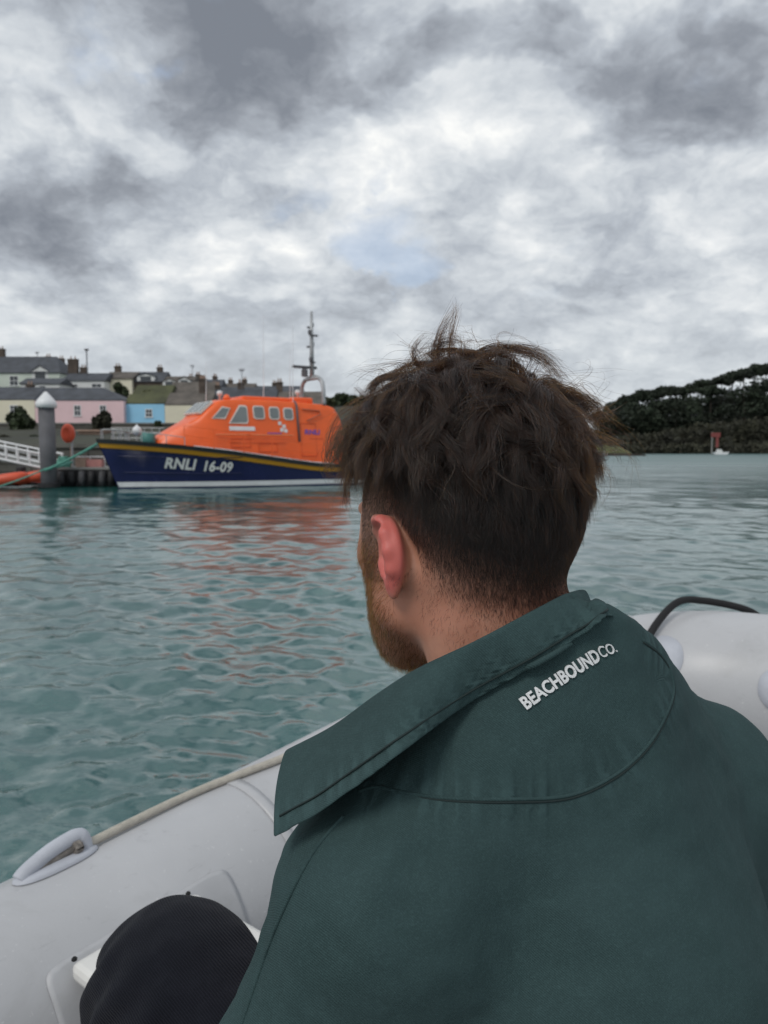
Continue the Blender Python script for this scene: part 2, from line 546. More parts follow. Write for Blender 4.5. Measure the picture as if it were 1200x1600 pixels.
# the line that runs forward from the holder along the top of the tube
lh = [tube_hit(*q)[1:] for q in ((300, 1243), (440, 1189), (500, 1157))]
line = spline([tube_pt(SH + .062, AH, TR + .013)] + [tube_pt(a, g_, TR + .011) for a, g_ in lh + [(lh[-1][0] + .5, lh[-1][1] - .03), (lh[-1][0] + .9, lh[-1][1])]], 120)
mb = MB(); mb.tube(line, .0100, 12)
mb.build("grab_line", M_rope, DINGHY, True, True)

pa_, pb_, pc_ = tube_hit(64, 1520), tube_hit(338, 1357), tube_hit(388, 1436)
print('patch', pa_, pb_, pc_)
sheet_on_tube("patch", pa_[1], max(pb_[1], pc_[1]), (pa_[2] + pb_[2]) / 2, (pa_[2] + pb_[2]) / 2 + R(64), .002, M_patch, ns=40, na=30)
h1 = tube_hit(1040, 1022)
h2 = tube_hit(1205, 1075)
h0 = tube_hit(1150, 985)
print('tube hits', h1, h2, h0)
if h1 is None: h1 = (0, DLEN[66], R(140))
if h2 is None: h2 = (0, DLEN[74], R(150))
if h0 is None: h0 = (0, DLEN[72], R(80))
disc_patch(h1[1], h1[2], .075, DINGHY)
disc_patch(h2[1] + .02, h2[2], .065, DINGHY)
s_a, a_a = h1[1] - .05, h1[2]
s_b = h0[1]
gp = [tube_pt(s_a, a_a, TR + .02), tube_pt(s_a + .01, a_a - R(14), TR + .03), tube_pt((s_a * .6 + s_b * .4), R(98), TR + .045), tube_pt((s_a * .35 + s_b * .65), R(78), TR + .035), tube_pt(s_b, R(62), TR + .02), tube_pt(s_b + .05, R(40), TR + .012)]
mb = MB(); mb.tube(spline(gp, 80), .0125, 12)
mb.build("bow_line", M_black, DINGHY, True, True)
# the seams where one tube panel overlaps the next
for ss in (tube_hit(425, 1262)[1], tube_hit(1000, 1000)[1]):
    ring_on_tube("seam", ss, R(-30), R(215), .035, .0015, M_tube)
for ss in (h2[1] + .16, DLEN[92]):
    ring_on_tube("seam", ss, R(-30), R(215), .035, .0015, M_tube)

# ------------------------------------------------------------------ harbour: materials
M_navy = mat("navy_gloss_paint", (.010, .014, .070), .22, .12, 1.2, spec=.5)
M_oran = mat("orange_gloss_paint", (.86, .125, .018), .35, .06, 1.5)
M_gold = mat("gold_stripe_paint", (.52, .25, .010), .4, .05)
M_gunw = mat("dark_rubber_fender", (.012, .016, .018), .6, .2, 3.)
M_white = mat("white_paint", (.72, .73, .74), .45, .05, 2., dirt=((.45, .45, .42), .3, 1.5))
M_glass = mat("cabin_glass", (.17, .19, .19), .08, .1, 1.0, spec=.7)
M_frame = mat("pale_window_frame", (.74, .68, .62), .5, .05)
M_steel = mat("galvanised_steel", (.36, .37, .38), .45, .15, 3., metal=.3)
M_pile = mat("weathered_steel_pile", (.105, .105, .115), .7, .25, .8, .3, 6., dirt=((.06, .05, .04), .6, .8))
M_slate = mat("slate_roof", (.060, .066, .078), .75, .3, .7, .3, 4.)
M_brownroof = mat("brown_tile_roof", (.105, .092, .080), .85, .35, .6, .3, 4.)
M_moss = mat("mossy_roof", (.070, .075, .035), .9, .35, .4, .3, 3.)
M_pink = mat("pink_render", (.76, .55, .57), .8, .05, .4, .1, 8.)
M_cream = mat("cream_render", (.74, .70, .55), .8, .05, .4, .1, 8.)
M_blue = mat("sky_blue_render", (.30, .60, .82), .8, .05, .4, .1, 8.)
M_wht = mat("white_render", (.66, .67, .66), .8, .06, .4, .1, 8.)
M_pale = mat("pale_green_render", (.56, .62, .55), .8, .06, .4, .1, 8.)
M_brick = mat("dark_brick", (.085, .066, .054), .9, .3, 1.0, .3, 8.)
M_stone = mat("harbour_stone", (.085, .080, .070), .9, .4, .35, .6, 2.5, dirt=((.03, .035, .02), .7, .3))
M_ground = mat("scrubby_ground", (.034, .036, .022), .95, .4, .12, .4, 1.0)
M_pane = mat("house_glass", (.035, .042, .048), .1, .2, .5, spec=.7)
M_leaf = mat("dark_foliage", (.030, .045, .018), .7, .45, .9)
M_leaf2 = mat("headland_foliage", (.016, .025, .013), .8, .5, .05)
M_leaf3 = mat("bramble_foliage", (.032, .032, .019), .85, .5, .08)
M_grass = mat("rough_grass", (.075, .085, .030), .9, .4, .15)
M_bark = mat("pine_bark", (.045, .036, .028), .9, .3, .5)
M_rope_g = mat("teal_rope", (.10, .30, .24), .8, .15, 6., .3, 30.)
M_dark = mat("black_pontoon_rubber", (.018, .018, .020), .7, .35, 1.2, .3, 8.)
M_conc = mat("grey_concrete", (.22, .22, .21), .85, .15, 1., .2, 10.)
M_red = mat("red_orange_hypalon", (.62, .085, .035), .5, .12, 2.)
M_teal = mat("teal_plastic", (.06, .20, .18), .5, .15)
M_wood = mat("weathered_timber", (.32, .22, .17), .8, .2, 1.)

# ------------------------------------------------------------------ lifeboat
ALPHA = R(34)
LB = empty("lifeboat", (-11.1, 31.3, 0), ALPHA, "navy and orange lifeboat moored at the pontoon, mast above its wheelhouse", "boat")
SL = 13.2
def sheer(s):
    return np.interp(s, [-1.0, 0, 2, 4, 6, 8, 9, 13.2], [2.03, 1.96, 1.78, 1.55, 1.27, 1.0, .93, .92])
def beam(s):
    return np.interp(s, [-.95, -.6, 0, .6, 1.4, 2.5, 4, 6, 9, 13.2], [.05, .34, .72, 1.08, 1.45, 1.80, 2.08, 2.2, 2.2, 2.08])
def beam_wl(s):
    return np.interp(s, [0, .6, 1.4, 2.5, 4, 6, 9, 13.2], [.03, .22, .56, 1.02, 1.55, 1.92, 2.02, 1.95])
def hull_pt(s, w, side=-1):
    """s measured along the sheer from the bow, w 0 = below water .. 1 = sheer; the stem rakes forward with height"""
    zb, zt_ = -.35, float(sheer(s))
    z = zb + (zt_ - zb) * w
    q = max(0., (z - 0) / 2.0)
    rake = .95 * min(1.0, max(0, (3.5 - s) / 4.5))
    f = min(1, max(0, (z + .35) / (zt_ + .35)))
    bw = float(beam_wl(max(0, s + .95 * 0))) * .9
    bs = float(beam(s))
    k = f ** 1.25
    # position along the boat of the same station lower down lies further aft near the stem
    x = s + (1 - f) * .95 * np.interp(s, [-.95, 3], [1.0, .0])
    bb = float(beam_wl(max(x, 0))) * (1 - k) + bs * k
    return np.array([x, side * bb, z])
stations = list(np.linspace(-.95, 2.5, 22)) + list(np.linspace(2.9, SL, 24))
rows = np.linspace(0, 1, 13)
mb = MB(); vs = []
for side in (-1, 1):
    vs += [hull_pt(s, w, side) for s in stations for w in rows]
nS, nW = len(stations), len(rows)
fs = []
for sd_ in range(2):
    o = sd_ * nS * nW
    for i in range(nS - 1):
        for j in range(nW - 1):
            q = (o + i * nW + j, o + (i + 1) * nW + j, o + (i + 1) * nW + j + 1, o + i * nW + j + 1)
            fs.append(q if sd_ == 0 else q[::-1])
for i in range(nS - 1):      # deck
    fs.append((i * nW + nW - 1, (i + 1) * nW + nW - 1, nS * nW + (i + 1) * nW + nW - 1, nS * nW + i * nW + nW - 1))
for j in range(nW - 1):      # transom
    a = (nS - 1) * nW
    fs.append((a + j, nS * nW + a + j, nS * nW + a + j + 1, a + j + 1))
mb.add(vs, fs)
HULL = mb.build("hull", M_navy, LB, smooth=True)
def belt(name, z0, z1, out, m, from_sheer=True, s0=-.95, s1=SL, parent=LB):
    """a rubbing strake or painted band standing a little proud of the hull"""
    mb = MB()
    ss = list(np.linspace(s0, min(2.5, s1), 24)) + list(np.linspace(2.9, s1, 24))
    for side in (-1, 1):
        V = []
        for s in ss:
            h = float(sheer(s))
            def w_of(z): return (z + .35) / (h + .35)
            za, zb_ = (h + z0, h + z1) if from_sheer else (z0, z1)
            a, b = hull_pt(s, w_of(za), side), hull_pt(s, w_of(zb_), side)
            n = np.array([-.25 if s < 1 else 0, side, 0.])
            V += [a, a + n * out, b + n * out, b]
        F = []
        for i in range(len(ss) - 1):
            for j in range(4):
                q = (i * 4 + j, (i + 1) * 4 + j, (i + 1) * 4 + (j + 1) % 4, i * 4 + (j + 1) % 4)
                F.append(q)
        mb.add(V, F)
    return mb.build(name, m, parent, smooth=False)
belt("gunwale_fender", -.12, .06, .06, M_gunw)
belt("gold_stripe", -.30, -.12, .018, M_gold)
belt("dark_stripe", -.345, -.30, .012, M_gunw)
belt("boot_stripe", .06, .27, .012, M_white, False, s0=-.90)
# spray rails on the bow
for z_ in (.62, 1.30):
    mb = MB(); mb.tube([hull_pt(s, (z_ + .10 * max(0, 3 - s) * .2 + .35) / (float(sheer(s)) + .35)) + np.array([0, -.01, 0]) for s in np.linspace(-.4, 4.6, 30)], .022, 6)
    mb.build("spray_rail", M_navy, HULL)

# superstructure as a loft: (s, half width low, half width high, z high)
STN = [(1.25, .62, .40, 2.02), (1.7, .85, .66, 2.30), (2.3, 1.15, .88, 2.62), (2.95, 1.42, 1.08, 2.98), (3.05, 1.45, 1.12, 3.04), (3.45, 1.52, 1.18, 3.42), (3.85, 1.56, 1.20, 3.74),
       (4.1, 1.58, 1.22, 3.82), (5.0, 1.60, 1.24, 3.90), (6.5, 1.60, 1.24, 3.90), (8.0, 1.60, 1.24, 3.86), (9.3, 1.60, 1.26, 3.78), (9.8, 1.58, 1.26, 3.62), (10.1, 1.56, 1.28, 2.9), (10.4, 1.55, 1.3, 2.0)]
def deck_z(s): return float(sheer(s)) - .03
def side_pt(s, z, side=-1, out=0.):
    ss = [q[0] for q in STN]
    wl, wh, zh = (float(np.interp(s, ss, [q[i] for q in STN])) for i in (1, 2, 3))
    z0 = deck_z(s)
    k = (z - z0) / max(.05, zh - .12 - z0)
    return np.array([s, side * (wl + (wh - wl) * k ** 1.6 * 1.0 + out), z])
mb = MB(); vs = []; K = 12
for s in np.concatenate([np.linspace(1.25, 4.1, 26), np.linspace(4.4, 10.4, 26)]):
    zh = float(np.interp(s, [q[0] for q in STN], [q[3] for q in STN]))
    z0 = deck_z(s)
    prof = [side_pt(s, z0 + (zh - .12 - z0) * k) for k in (0, .25, .5, .75, .92, 1.0)]
    e = prof[-1]
    prof += [np.array([s, e[1] * .93, zh - .03]), np.array([s, e[1] * .78, zh]), np.array([s, 0, zh + .04])]
    vs += prof + [np.array([p[0], -p[1], p[2]]) for p in prof[-2::-1]]
npf = 17; nst = 52
fs = [(i * npf + j, (i + 1) * npf + j, (i + 1) * npf + j + 1, i * npf + j + 1) for i in range(nst - 1) for j in range(npf - 1)]
fs += [tuple(range(npf))[::-1], tuple(range((nst - 1) * npf, nst * npf))]
mb.add(vs, fs)
CAB = mb.build("wheelhouse", M_oran, LB, smooth=True)
try:
    CAB.data.set_sharp_from_angle(angle=R(35))
except Exception:
    pass
def side_window(pts, parent=LB, name="window", frame=.045):
    """pts: (s, z) outline on the port side; a light surround with the dark pane inside it"""
    c = np.mean(np.array(pts), 0)
    for side in (-1, 1):
        outer = [side_pt(s, z, side, .012) for s, z in pts]
        mb = MB(); mb.prism(outer if side == 1 else outer, (0, side * .03, 0))
        fr = mb.build(name, M_frame, parent)
        inner = []
        for s, z in pts:
            v = np.array([s, z]) - c; L = np.linalg.norm(v); q = c + v * (1 - frame / L * 1.2)
            inner.append(side_pt(q[0], q[1], side, .03))
        mb = MB(); mb.prism(inner, (0, side * .022, 0))
        mb.build("pane", M_glass, fr)
def rrect(s0, s1, z0, z1, r=.10):
    pts = []
    for cx, cz, a0 in ((s1 - r, z1 - r, 0), (s0 + r, z1 - r, 90), (s0 + r, z0 + r, 180), (s1 - r, z0 + r, 270)):
        for a in (0, 30, 60, 90):
            pts.append((cx + r * math.cos(R(a0 + a)), cz + r * math.sin(R(a0 + a))))
    return pts
side_window([(4.25, 2.78), (5.10, 2.78), (5.16, 2.90), (5.16, 3.52), (5.08, 3.60), (4.80, 3.60)], frame=.06)
side_window(rrect(5.42, 5.98, 3.0, 3.60, .13))
side_window(rrect(6.20, 6.72, 3.0, 3.58, .13))
side_window(rrect(6.92, 7.42, 3.0, 3.56, .13))
side_window([(3.52, 2.98), (4.10, 2.98), (4.38, 3.46), (4.02, 3.52)], frame=.05)
# windscreen panes across the raked front
for y0, y1 in ((-1.02, -.38), (-.32, .32), (.38, 1.02)):
    mb = MB()
    a = [np.array([3.14, y0, 3.17]), np.array([3.14, y1, 3.17]), np.array([3.74, y1 * .96, 3.70]), np.array([3.74, y0 * .96, 3.70])]
    mb.prism(a, (-.06, 0, .07))
    fr = mb.build("windscreen", M_frame, LB)
    c_ = np.mean(a, 0); mb = MB(); mb.prism([c_ + (p - c_) * .86 + np.array([-.055, 0, .065]) for p in a], (-.02, 0, .024))
    mb.build("pane", M_glass, fr)
def lay_on_side(s0, s1, z0, z1, m, name, out=.012, parent=LB, drop=0.):
    mb = MB()
    a = [side_pt(s0, z0, -1, out), side_pt(s1, z0 - drop, -1, out), side_pt(s1, z1 - drop, -1, out), side_pt(s0, z1, -1, out)]
    mb.prism(a, (0, -.012, 0)); return mb.build(name, m, parent)
lay_on_side(4.25, 5.45, 2.48, 2.66, M_white, "name_plate")
lay_on_side(6.05, 6.75, 2.36, 2.40, mat("blue_marking", (.12, .08, .42), .5), "marking_line")
for s_, z_ in ((6.62, 2.92), (6.82, 2.78), (6.70, 2.62), (6.9, 2.58)):
    lay_on_side(s_, s_ + .16, z_ - .16, z_, M_white, "emblem_mark")
lay_on_side(4.2, 6.9, 1.96, 2.03, M_oran, "rubbing_strip", .03)
lay_on_side(3.0, 8.9, 2.13, 2.17, mat("deep_orange", (.62, .07, .012), .45), "seam_strip", .006, drop=.0)
def side_text(txt, s0, s1, z0, z1, m_, name):
    v, f = text_arrays(txt, offset=.03, shear=.1)
    u = (v[:, 0] - v[:, 0].min()) / np.ptp(v[:, 0]); w = v[:, 1] / .73
    link(name, mesh(name, [side_pt(s0 + (s1 - s0) * a, z0 + (z1 - z0) * b, -1, .022) for a, b in zip(u, w)], f), m_, LB)
LATER_TEXT = [("RNLI", 7.95, 8.75, 2.36, 2.58)]
# handrail, door and hatch outlines, lockers along the cabin side
mb = MB(); mb.tube([side_pt(s, 2.30, -1, .09) for s in np.linspace(3.6, 7.3, 14)], .022, 6)
for s in np.linspace(3.7, 7.2, 6): mb.tube([side_pt(s, 2.30, -1, .09), side_pt(s, 2.28, -1, -.02)], .018, 5)
mb.build("handrail", mat("pale_orange_rail", (.80, .30, .14), .4), LB)
for s0_, s1_, z0_, z1_ in ((7.75, 8.55, 1.35, 2.85), (5.6, 6.5, 1.55, 1.9), (4.3, 5.2, 1.75, 2.1)):
    mb = MB()
    c4 = [side_pt(a, b, -1, .006) for a, b in ((s0_, z0_), (s1_, z0_), (s1_, z1_), (s0_, z1_), (s0_, z0_))]
    mb.tube(c4, .016, 5); mb.build("hatch_outline", mat("deep_orange", (.62, .07, .012), .45), LB)
for s, z in ((4.6, 3.98), (8.6, 4.2)):
    mb = MB(); mb.lathe([(.05, 0), (.05, .22), (.13, .26), (.13, .42), (.03, .46)], (s, .45, z - .1), 10); mb.build("searchlight", M_white, LB, smooth=True)
# white waterway along the foot of the house
mb = MB()
for i, s in enumerate(np.linspace(2.6, 9.0, 24)):
    pass
ws = np.linspace(2.6, 9.2, 24)
V = [np.array([s, -beam(s) + .16, sheer(s) + .012]) for s in ws] + [np.array([s, -beam(s) + .20, sheer(s) + .10]) for s in ws] + [np.array([s, -beam(s) + .40, sheer(s) + .10]) for s in ws]
n_ = len(ws)
mb.add(V, [(i, i + 1, n_ + i + 1, n_ + i) for i in range(n_ - 1)] + [(n_ + i, n_ + i + 1, 2 * n_ + i + 1, 2 * n_ + i) for i in range(n_ - 1)])
mb.build("deck_edge", M_white, LB)
# exhaust pipe / door jamb, ladder bars, aft arch
mb = MB(); mb.tube([side_pt(7.62, 2.0, -1, .06), side_pt(7.62, 3.70, -1, .06), side_pt(7.62, 3.88, -1, -.1)], .05, 8)
mb.build("exhaust_pipe", M_pile, LB, smooth=True)
mb = MB(); mb.tube([side_pt(7.9, 3.52, -1, .06), side_pt(8.8, 3.46, -1, .06), side_pt(8.82, 3.30, -1, .08), side_pt(8.1, 2.98, -1, .06)], .035, 6)
mb.build("grab_rail", mat("dull_orange_rail", (.45, .12, .06), .5), LB)
# guard rails along the side deck
posts = [2.2, 3.4, 4.7, 6.0, 7.4, 8.6]
top = []
for s in posts:
    b = np.array([s, -beam(s) + .10, sheer(s)]); t_ = b + np.array([0, .02, .88])
    mb = MB(); mb.tube([b, t_], .020, 6); mb.build("stanchion", M_oran, LB)
    top.append(t_)
for dz_ in (0, -.40):
    mb = MB(); mb.tube(spline([p + np.array([0, 0, dz_]) for p in top], 30), .014, 6); mb.build("guard_rail", M_oran, LB)
# bow rail and the white fender ball slung on it
for side in (-1, 1):
    pts = [np.array([s, side * (beam(s) - .08), sheer(s) + .50 - .05 * abs(s)]) for s in (-.75, -.2, .6, 1.5, 2.2)]
    mb = MB(); mb.tube(spline(pts, 20), .02, 6)
    for p in pts: mb.tube([p, np.array([p[0], p[1], sheer(p[0])])], .018, 6)
    mb.build("bow_rail", M_steel, LB)
mb = MB(); mb.lathe([(.02, -.20), (.13, -.16), (.19, -.06), (.2, .02), (.16, .13), (.07, .2), (.03, .26), (.01, .27)], (.75, .2, sheer(.75) + .55), 14)
mb.build("fender", M_white, LB, smooth=True)
mb = MB(); mb.lathe([(.30, 0), (.33, .05), (.30, .42), (.22, .50), (.02, .51)], (1.05, -.35, sheer(1.05)), 12)
mb.build("deck_bin", M_teal, LB, smooth=True)
# roof gear
mb = MB(); mb.box(5.2, 7.6, -.75, .75, 3.86, 4.06); mb.build("roof_hatch", M_oran, LB, bevel=.08)
mb = MB(); mb.lathe([(.16, 0), (.18, .08), (.10, .22), (.02, .25)], (4.55, -.5, 3.86), 12); mb.build("horn", M_oran, LB, smooth=True)
mb = MB(); mb.box(7.75, 8.9, -.6, .6, 3.80, 4.12); mb.build("life_raft_case", M_oran, LB, bevel=.1)
# mast: arch, pole, radar, lights, aerials
MS = 9.16
mb = MB()
for side in (-1, 1):
    mb.tube(spline([(MS, side * 1.15, 3.75), (MS, side * 1.12, 4.45), (MS, side * .95, 4.9), (MS, side * .5, 5.12), (MS, 0, 5.16)], 20), .10, 10)
mb.box(MS - .12, MS + .12, -.7, .7, 5.02, 5.12)
mb.build("radar_arch", M_steel, LB, smooth=True)
mb = MB(); mb.tube([(MS, 0, 5.1), (MS, 0, 6.6), (MS, 0, 8.3)], [.12, .10, .06], 10)
mb.build("mast_pole", M_steel, LB, smooth=True)
for z_, l_, y_ in ((7.55, .25, .18), (7.12, .42, -.2), (6.62, .30, .2), (5.85, .22, -.1)):
    mb = MB(); mb.box(MS - l_ * .5, MS + l_ * .5, y_ - .06, y_ + .06, z_ - .03, z_ + .05); mb.lathe([(.07, 0), (.09, .05), (.09, .18), (.03, .24)], (MS + (l_ * .5 if y_ > 0 else -l_ * .5), y_, z_ + .04), 10)
    mb.build("mast_lamp", M_pile, LB)
mb = MB(); mb.box(MS - 1.05, MS + .25, -.09, .09, 5.55, 5.68); mb.lathe([(.16, 0), (.16, .3), (.1, .4)], (MS - .4, 0, 5.16), 10)
mb.build("radar_scanner", M_pile, LB, bevel=.03)
for s_, y_, h_ in ((6.9, .7, 8.0), (7.7, -.8, 7.4), (4.0, .6, 5.6), (8.4, .9, 6.6)):
    mb = MB(); mb.tube([(s_, y_, 3.85), (s_ + .05, y_, h_)], [.018, .008], 5); mb.build("whip_aerial", M_white, LB)

def text_mesh(txt, size=1.0, offset=0., extrude=.0, spacing=1.0, shear=0.):
    cu = bpy.data.curves.new('lettering', 'FONT')
    cu.body = txt; cu.size = size; cu.offset = offset; cu.extrude = extrude; cu.space_character = spacing; cu.shear = shear
    cu.resolution_u = 4
    ob = bpy.data.objects.new('lettering', cu); COL.objects.link(ob)
    dg = bpy.context.evaluated_depsgraph_get(); dg.update()
    me = bpy.data.meshes.new_from_object(ob.evaluated_get(dg))
    bpy.data.objects.remove(ob); bpy.data.curves.remove(cu)
    return me
def text_arrays(txt, **kw):
    me = text_mesh(txt, **kw)
    bm = bmesh.new(); bm.from_mesh(me)
    bmesh.ops.triangulate(bm, faces=bm.faces[:])
    for _ in range(2):
        long_ = [e for e in bm.edges if e.calc_length() > .22]
        if long_: bmesh.ops.subdivide_edges(bm, edges=long_, cuts=1)
        bmesh.ops.triangulate(bm, faces=bm.faces[:])
    v = np.array([q.co[:] for q in bm.verts]); f = [tuple(q.index for q in p.verts) for p in bm.faces]
    bm.free(); bpy.data.meshes.remove(me)
    return v, f
def hull_text(txt, s0, s1, zb0, zt0, zb1, zt1, name):
    v, f = text_arrays(txt, offset=.035, shear=.12, spacing=1.05)
    u = (v[:, 0] - v[:, 0].min()) / np.ptp(v[:, 0]); w = v[:, 1] / .73
    V = []
    for a, b in zip(u, w):
        s = s0 + (s1 - s0) * a
        z = (zb0 + (zb1 - zb0) * a) * (1 - b) + (zt0 + (zt1 - zt0) * a) * b
        # solve for the sheer station whose point at this height sits at s
        st = s
        for _ in range(6):
            h = float(sheer(st)); p = hull_pt(st, (z + .35) / (h + .35)); st += s - p[0]
        V.append(hull_pt(st, (z + .35) / (float(sheer(st)) + .35)) + np.array([-.02, -.03, 0]))
    o = link(name, mesh(name, V, f), mat("white_lettering", (.74, .74, .72), .5, .04), LB)
    return o
hull_text("RNLI", 1.52, 2.72, .88, 1.32, .78, 1.24, "hull_lettering")
for q in LATER_TEXT: side_text(*q, mat("blue_marking", (.12, .08, .42), .5), "cabin_lettering")
hull_text("16-09", 3.05, 4.22, .74, 1.18, .68, 1.10, "hull_lettering")

# ------------------------------------------------------------------ pile, pontoon, gangway, float gear
p0 = aty(77, 762, 31.9); x_ = p0[0]
PILE = empty("mooring_pile", (x_, 31.9, 0), 0, "tall grey steel mooring pile with a white conical cap", "pile")
mb = MB(); mb.lathe([(.33, -.8), (.33, 3.42)], (x_, 31.9, 0), 24); mb.build("shaft", M_pile, PILE, True, True)
mb = MB(); mb.lathe([(.42, 3.42), (.43, 3.62), (.36, 3.74), (.05, 4.10), (.01, 4.11)], (x_, 31.9, 0), 24); mb.build("cap", M_white, PILE, True, True)
mb = MB(); mb.lathe([(.35, .02), (.46, .02), (.46, .20), (.35, .20)], (x_, 31.9, 0), 20); mb.build("guide_ring", M_dark, PILE, True)

pl = aty(86, 760, 32.6)[0]; pr = aty(260, 760, 36.5)[0]
PON = empty("pontoon", (pl + 2, 34, 0), 0, "dark floating pontoon between the pile and the lifeboat bow", "pontoon")
mb = MB(); mb.box(pl - .2, pr, 32.9, 35.4, .0, .74); mb.build("float", M_dark, PON, True, bevel=.05)
mb = MB(); mb.box(pl - .25, pr + .05, 32.85, 35.45, .743, .86); mb.build("deck", M_conc, PON, True, bevel=.02)
for k, q in enumerate((95, 112, 128, 143, 160, 174)):
    xx = aty(q, 745, 32.75)[0]
    mb = MB(); mb.tube([(xx, 32.80, .06), (xx, 32.74, .3), (xx, 32.76, .70)], [.10, .17, .12], 10)
    mb.build("fender", M_dark if k % 2 else mat("worn_grey_fender", (.06, .06, .065), .7, .3), PON, True, True)
xx = aty(112, 700, 33.2)[0]
mb = MB(); mb.tube([(xx, 33.2, .86), (xx, 33.2, 1.75)], .07, 8); mb.build("post", M_wood, PON, True)
mb = MB()
for q in (118, 140, 163):
    xx = aty(q, 700, 33.6)[0]; mb.tube([(xx, 33.6, .86), (xx, 33.6, 1.32)], .03, 6)
mb.tube([(aty(118, 700, 33.6)[0], 33.6, 1.32), (aty(163, 700, 33.6)[0], 33.6, 1.32)], .03, 6)
mb.build("rail", M_white, PON, True)
# lifebuoy housing
bx = aty(106, 677, 33.0)
LBY = empty("lifebuoy_housing", (bx[0], 33.0, .86), 0, "round orange lifebuoy housing on its post beside the pile", "lifebuoy")
mb = MB(); n = 24; V = []
for y_, q in ((-.10, .02), (-.16, .45), (-.12, .85), (-.02, 1.0), (.10, .96), (.12, .02)):
    for k in range(n):
        a = 2 * math.pi * k / n; V.append((bx[0] + .30 * q * math.cos(a), 33.0 + y_, bx[2] + .43 * q * math.sin(a)))
mb.add(V, [(i * n + k, i * n + (k + 1) % n, (i + 1) * n + (k + 1) % n, (i + 1) * n + k) for i in range(5) for k in range(n)] + [tuple(range(n))[::-1], tuple(range(5 * n, 6 * n))])
mb.build("case", M_red, LBY, True, True)
mb = MB(); mb.tube([(bx[0] + .12, 33.12, .86), (bx[0] + .12, 33.12, bx[2] + .1)], .05, 8); mb.build("post", M_steel, LBY, True)
mb = MB()
mb.tube([(bx[0] + .30 * .55 * math.cos(a), 32.835, bx[2] + .43 * .55 * math.sin(a)) for a in np.linspace(0, 2 * math.pi, 20)], .015, 6); mb.build("moulded_rim", M_red, LBY, True)
# gear left on the pontoon
for q, y_, h_, r_, m_, nm, lb, ct in ((129, 33.4, .42, .22, M_wood, "fish_box", "brown fish box on the pontoon deck nearest the lifebuoy", "box"),
                                     (147, 33.5, .34, .42, mat("pink_crate", (.50, .22, .20), .6), "fish_crate", "pinkish plastic crate on the pontoon deck by the lifeboat bow", "crate")):
    c = aty(q, 722, y_)[0]
    mb = MB(); z0 = .862
    mb.box(c - r_, c + r_, y_ - .25, y_ + .25, z0, z0 + .05)
    mb.box(c - r_, c - r_ + .05, y_ - .25, y_ + .25, z0 + .052, z0 + h_); mb.box(c + r_ - .05, c + r_, y_ - .25, y_ + .25, z0 + .052, z0 + h_)
    mb.box(c - r_ + .052, c + r_ - .052, y_ - .25, y_ - .20, z0 + .052, z0 + h_); mb.box(c - r_ + .052, c + r_ - .052, y_ + .20, y_ + .25, z0 + .052, z0 + h_)
    tag(mb.build(nm, m_, None), lb, ct)
c = aty(99, 718, 33.2); mb = MB()
for k in range(9):
    rr_ = .34 - .02 * k
    mb.tube([(c[0] + rr_ * math.cos(a), 33.2 + .7 * rr_ * math.sin(a), .90 + .05 * k + .02 * math.sin(3 * a + k)) for a in np.linspace(0, 2 * math.pi, 22)], .035, 6, False)
tag(mb.build("rope_coil", M_rope_g, None), "coil of teal rope heaped on the pontoon by the pile", "rope")
# mooring lines
def line_obj(name, a, b, sag, r_, m_, label):
    pts = [np.asarray(a) * (1 - t) + np.asarray(b) * t - np.array([0, 0, sag * 4 * t * (1 - t)]) for t in np.linspace(0, 1, 24)]
    mb = MB(); mb.tube(pts, r_, 6); tag(mb.build(name, m_, None), label, "rope", "mooring ropes of the lifeboat")
line_obj("mooring_rope", aty(70, 735, 31.4), aty(158, 690, 31.0), .05, .055, M_rope_g, "thick teal mooring rope from the pile up to the lifeboat bow")
line_obj("mooring_rope", aty(-60, 776, 29.5), aty(72, 732, 31.4), .1, .035, M_rope_g, "thin green mooring rope running off to the left from the pile")
line_obj("mooring_rope", aty(72, 733, 31.4), aty(112, 722, 32.9), .04, .06, M_rope_g, "short teal rope between the pile and the pontoon deck")
# gangway
GA, GB = aty(-80, 700, 35.5), aty(67, 731, 33.6)
GW = empty("gangway", GB, 0, "pale metal gangway with barred sides sloping down to the pontoon", "gangway")
def gpt(t, h, off=0.): return GA * (1 - t) + GB * t + np.array([.35 * off, off, h])
for off in (0., 1.2):
    for h in (0., .30, .62):
        mb = MB(); mb.tube([gpt(0, h, off), gpt(1, h, off)], .05 if h != .30 else .03, 6); mb.build("rail", M_white if h != .3 else M_steel, GW, True)
    for t in np.linspace(0.02, .99, 9):
        mb = MB(); mb.tube([gpt(t, -.02, off), gpt(t, .64, off)], .045, 6); mb.build("upright", M_white, GW, True)
mb = MB(); mb.hexa([gpt(0, -.12, .05), gpt(1, -.12, .05), gpt(1, -.12, 1.15), gpt(0, -.12, 1.15), gpt(0, -.06, .05), gpt(1, -.06, .05), gpt(1, -.06, 1.15), gpt(0, -.06, 1.15)])
mb.build("walkway", M_conc, GW, True)
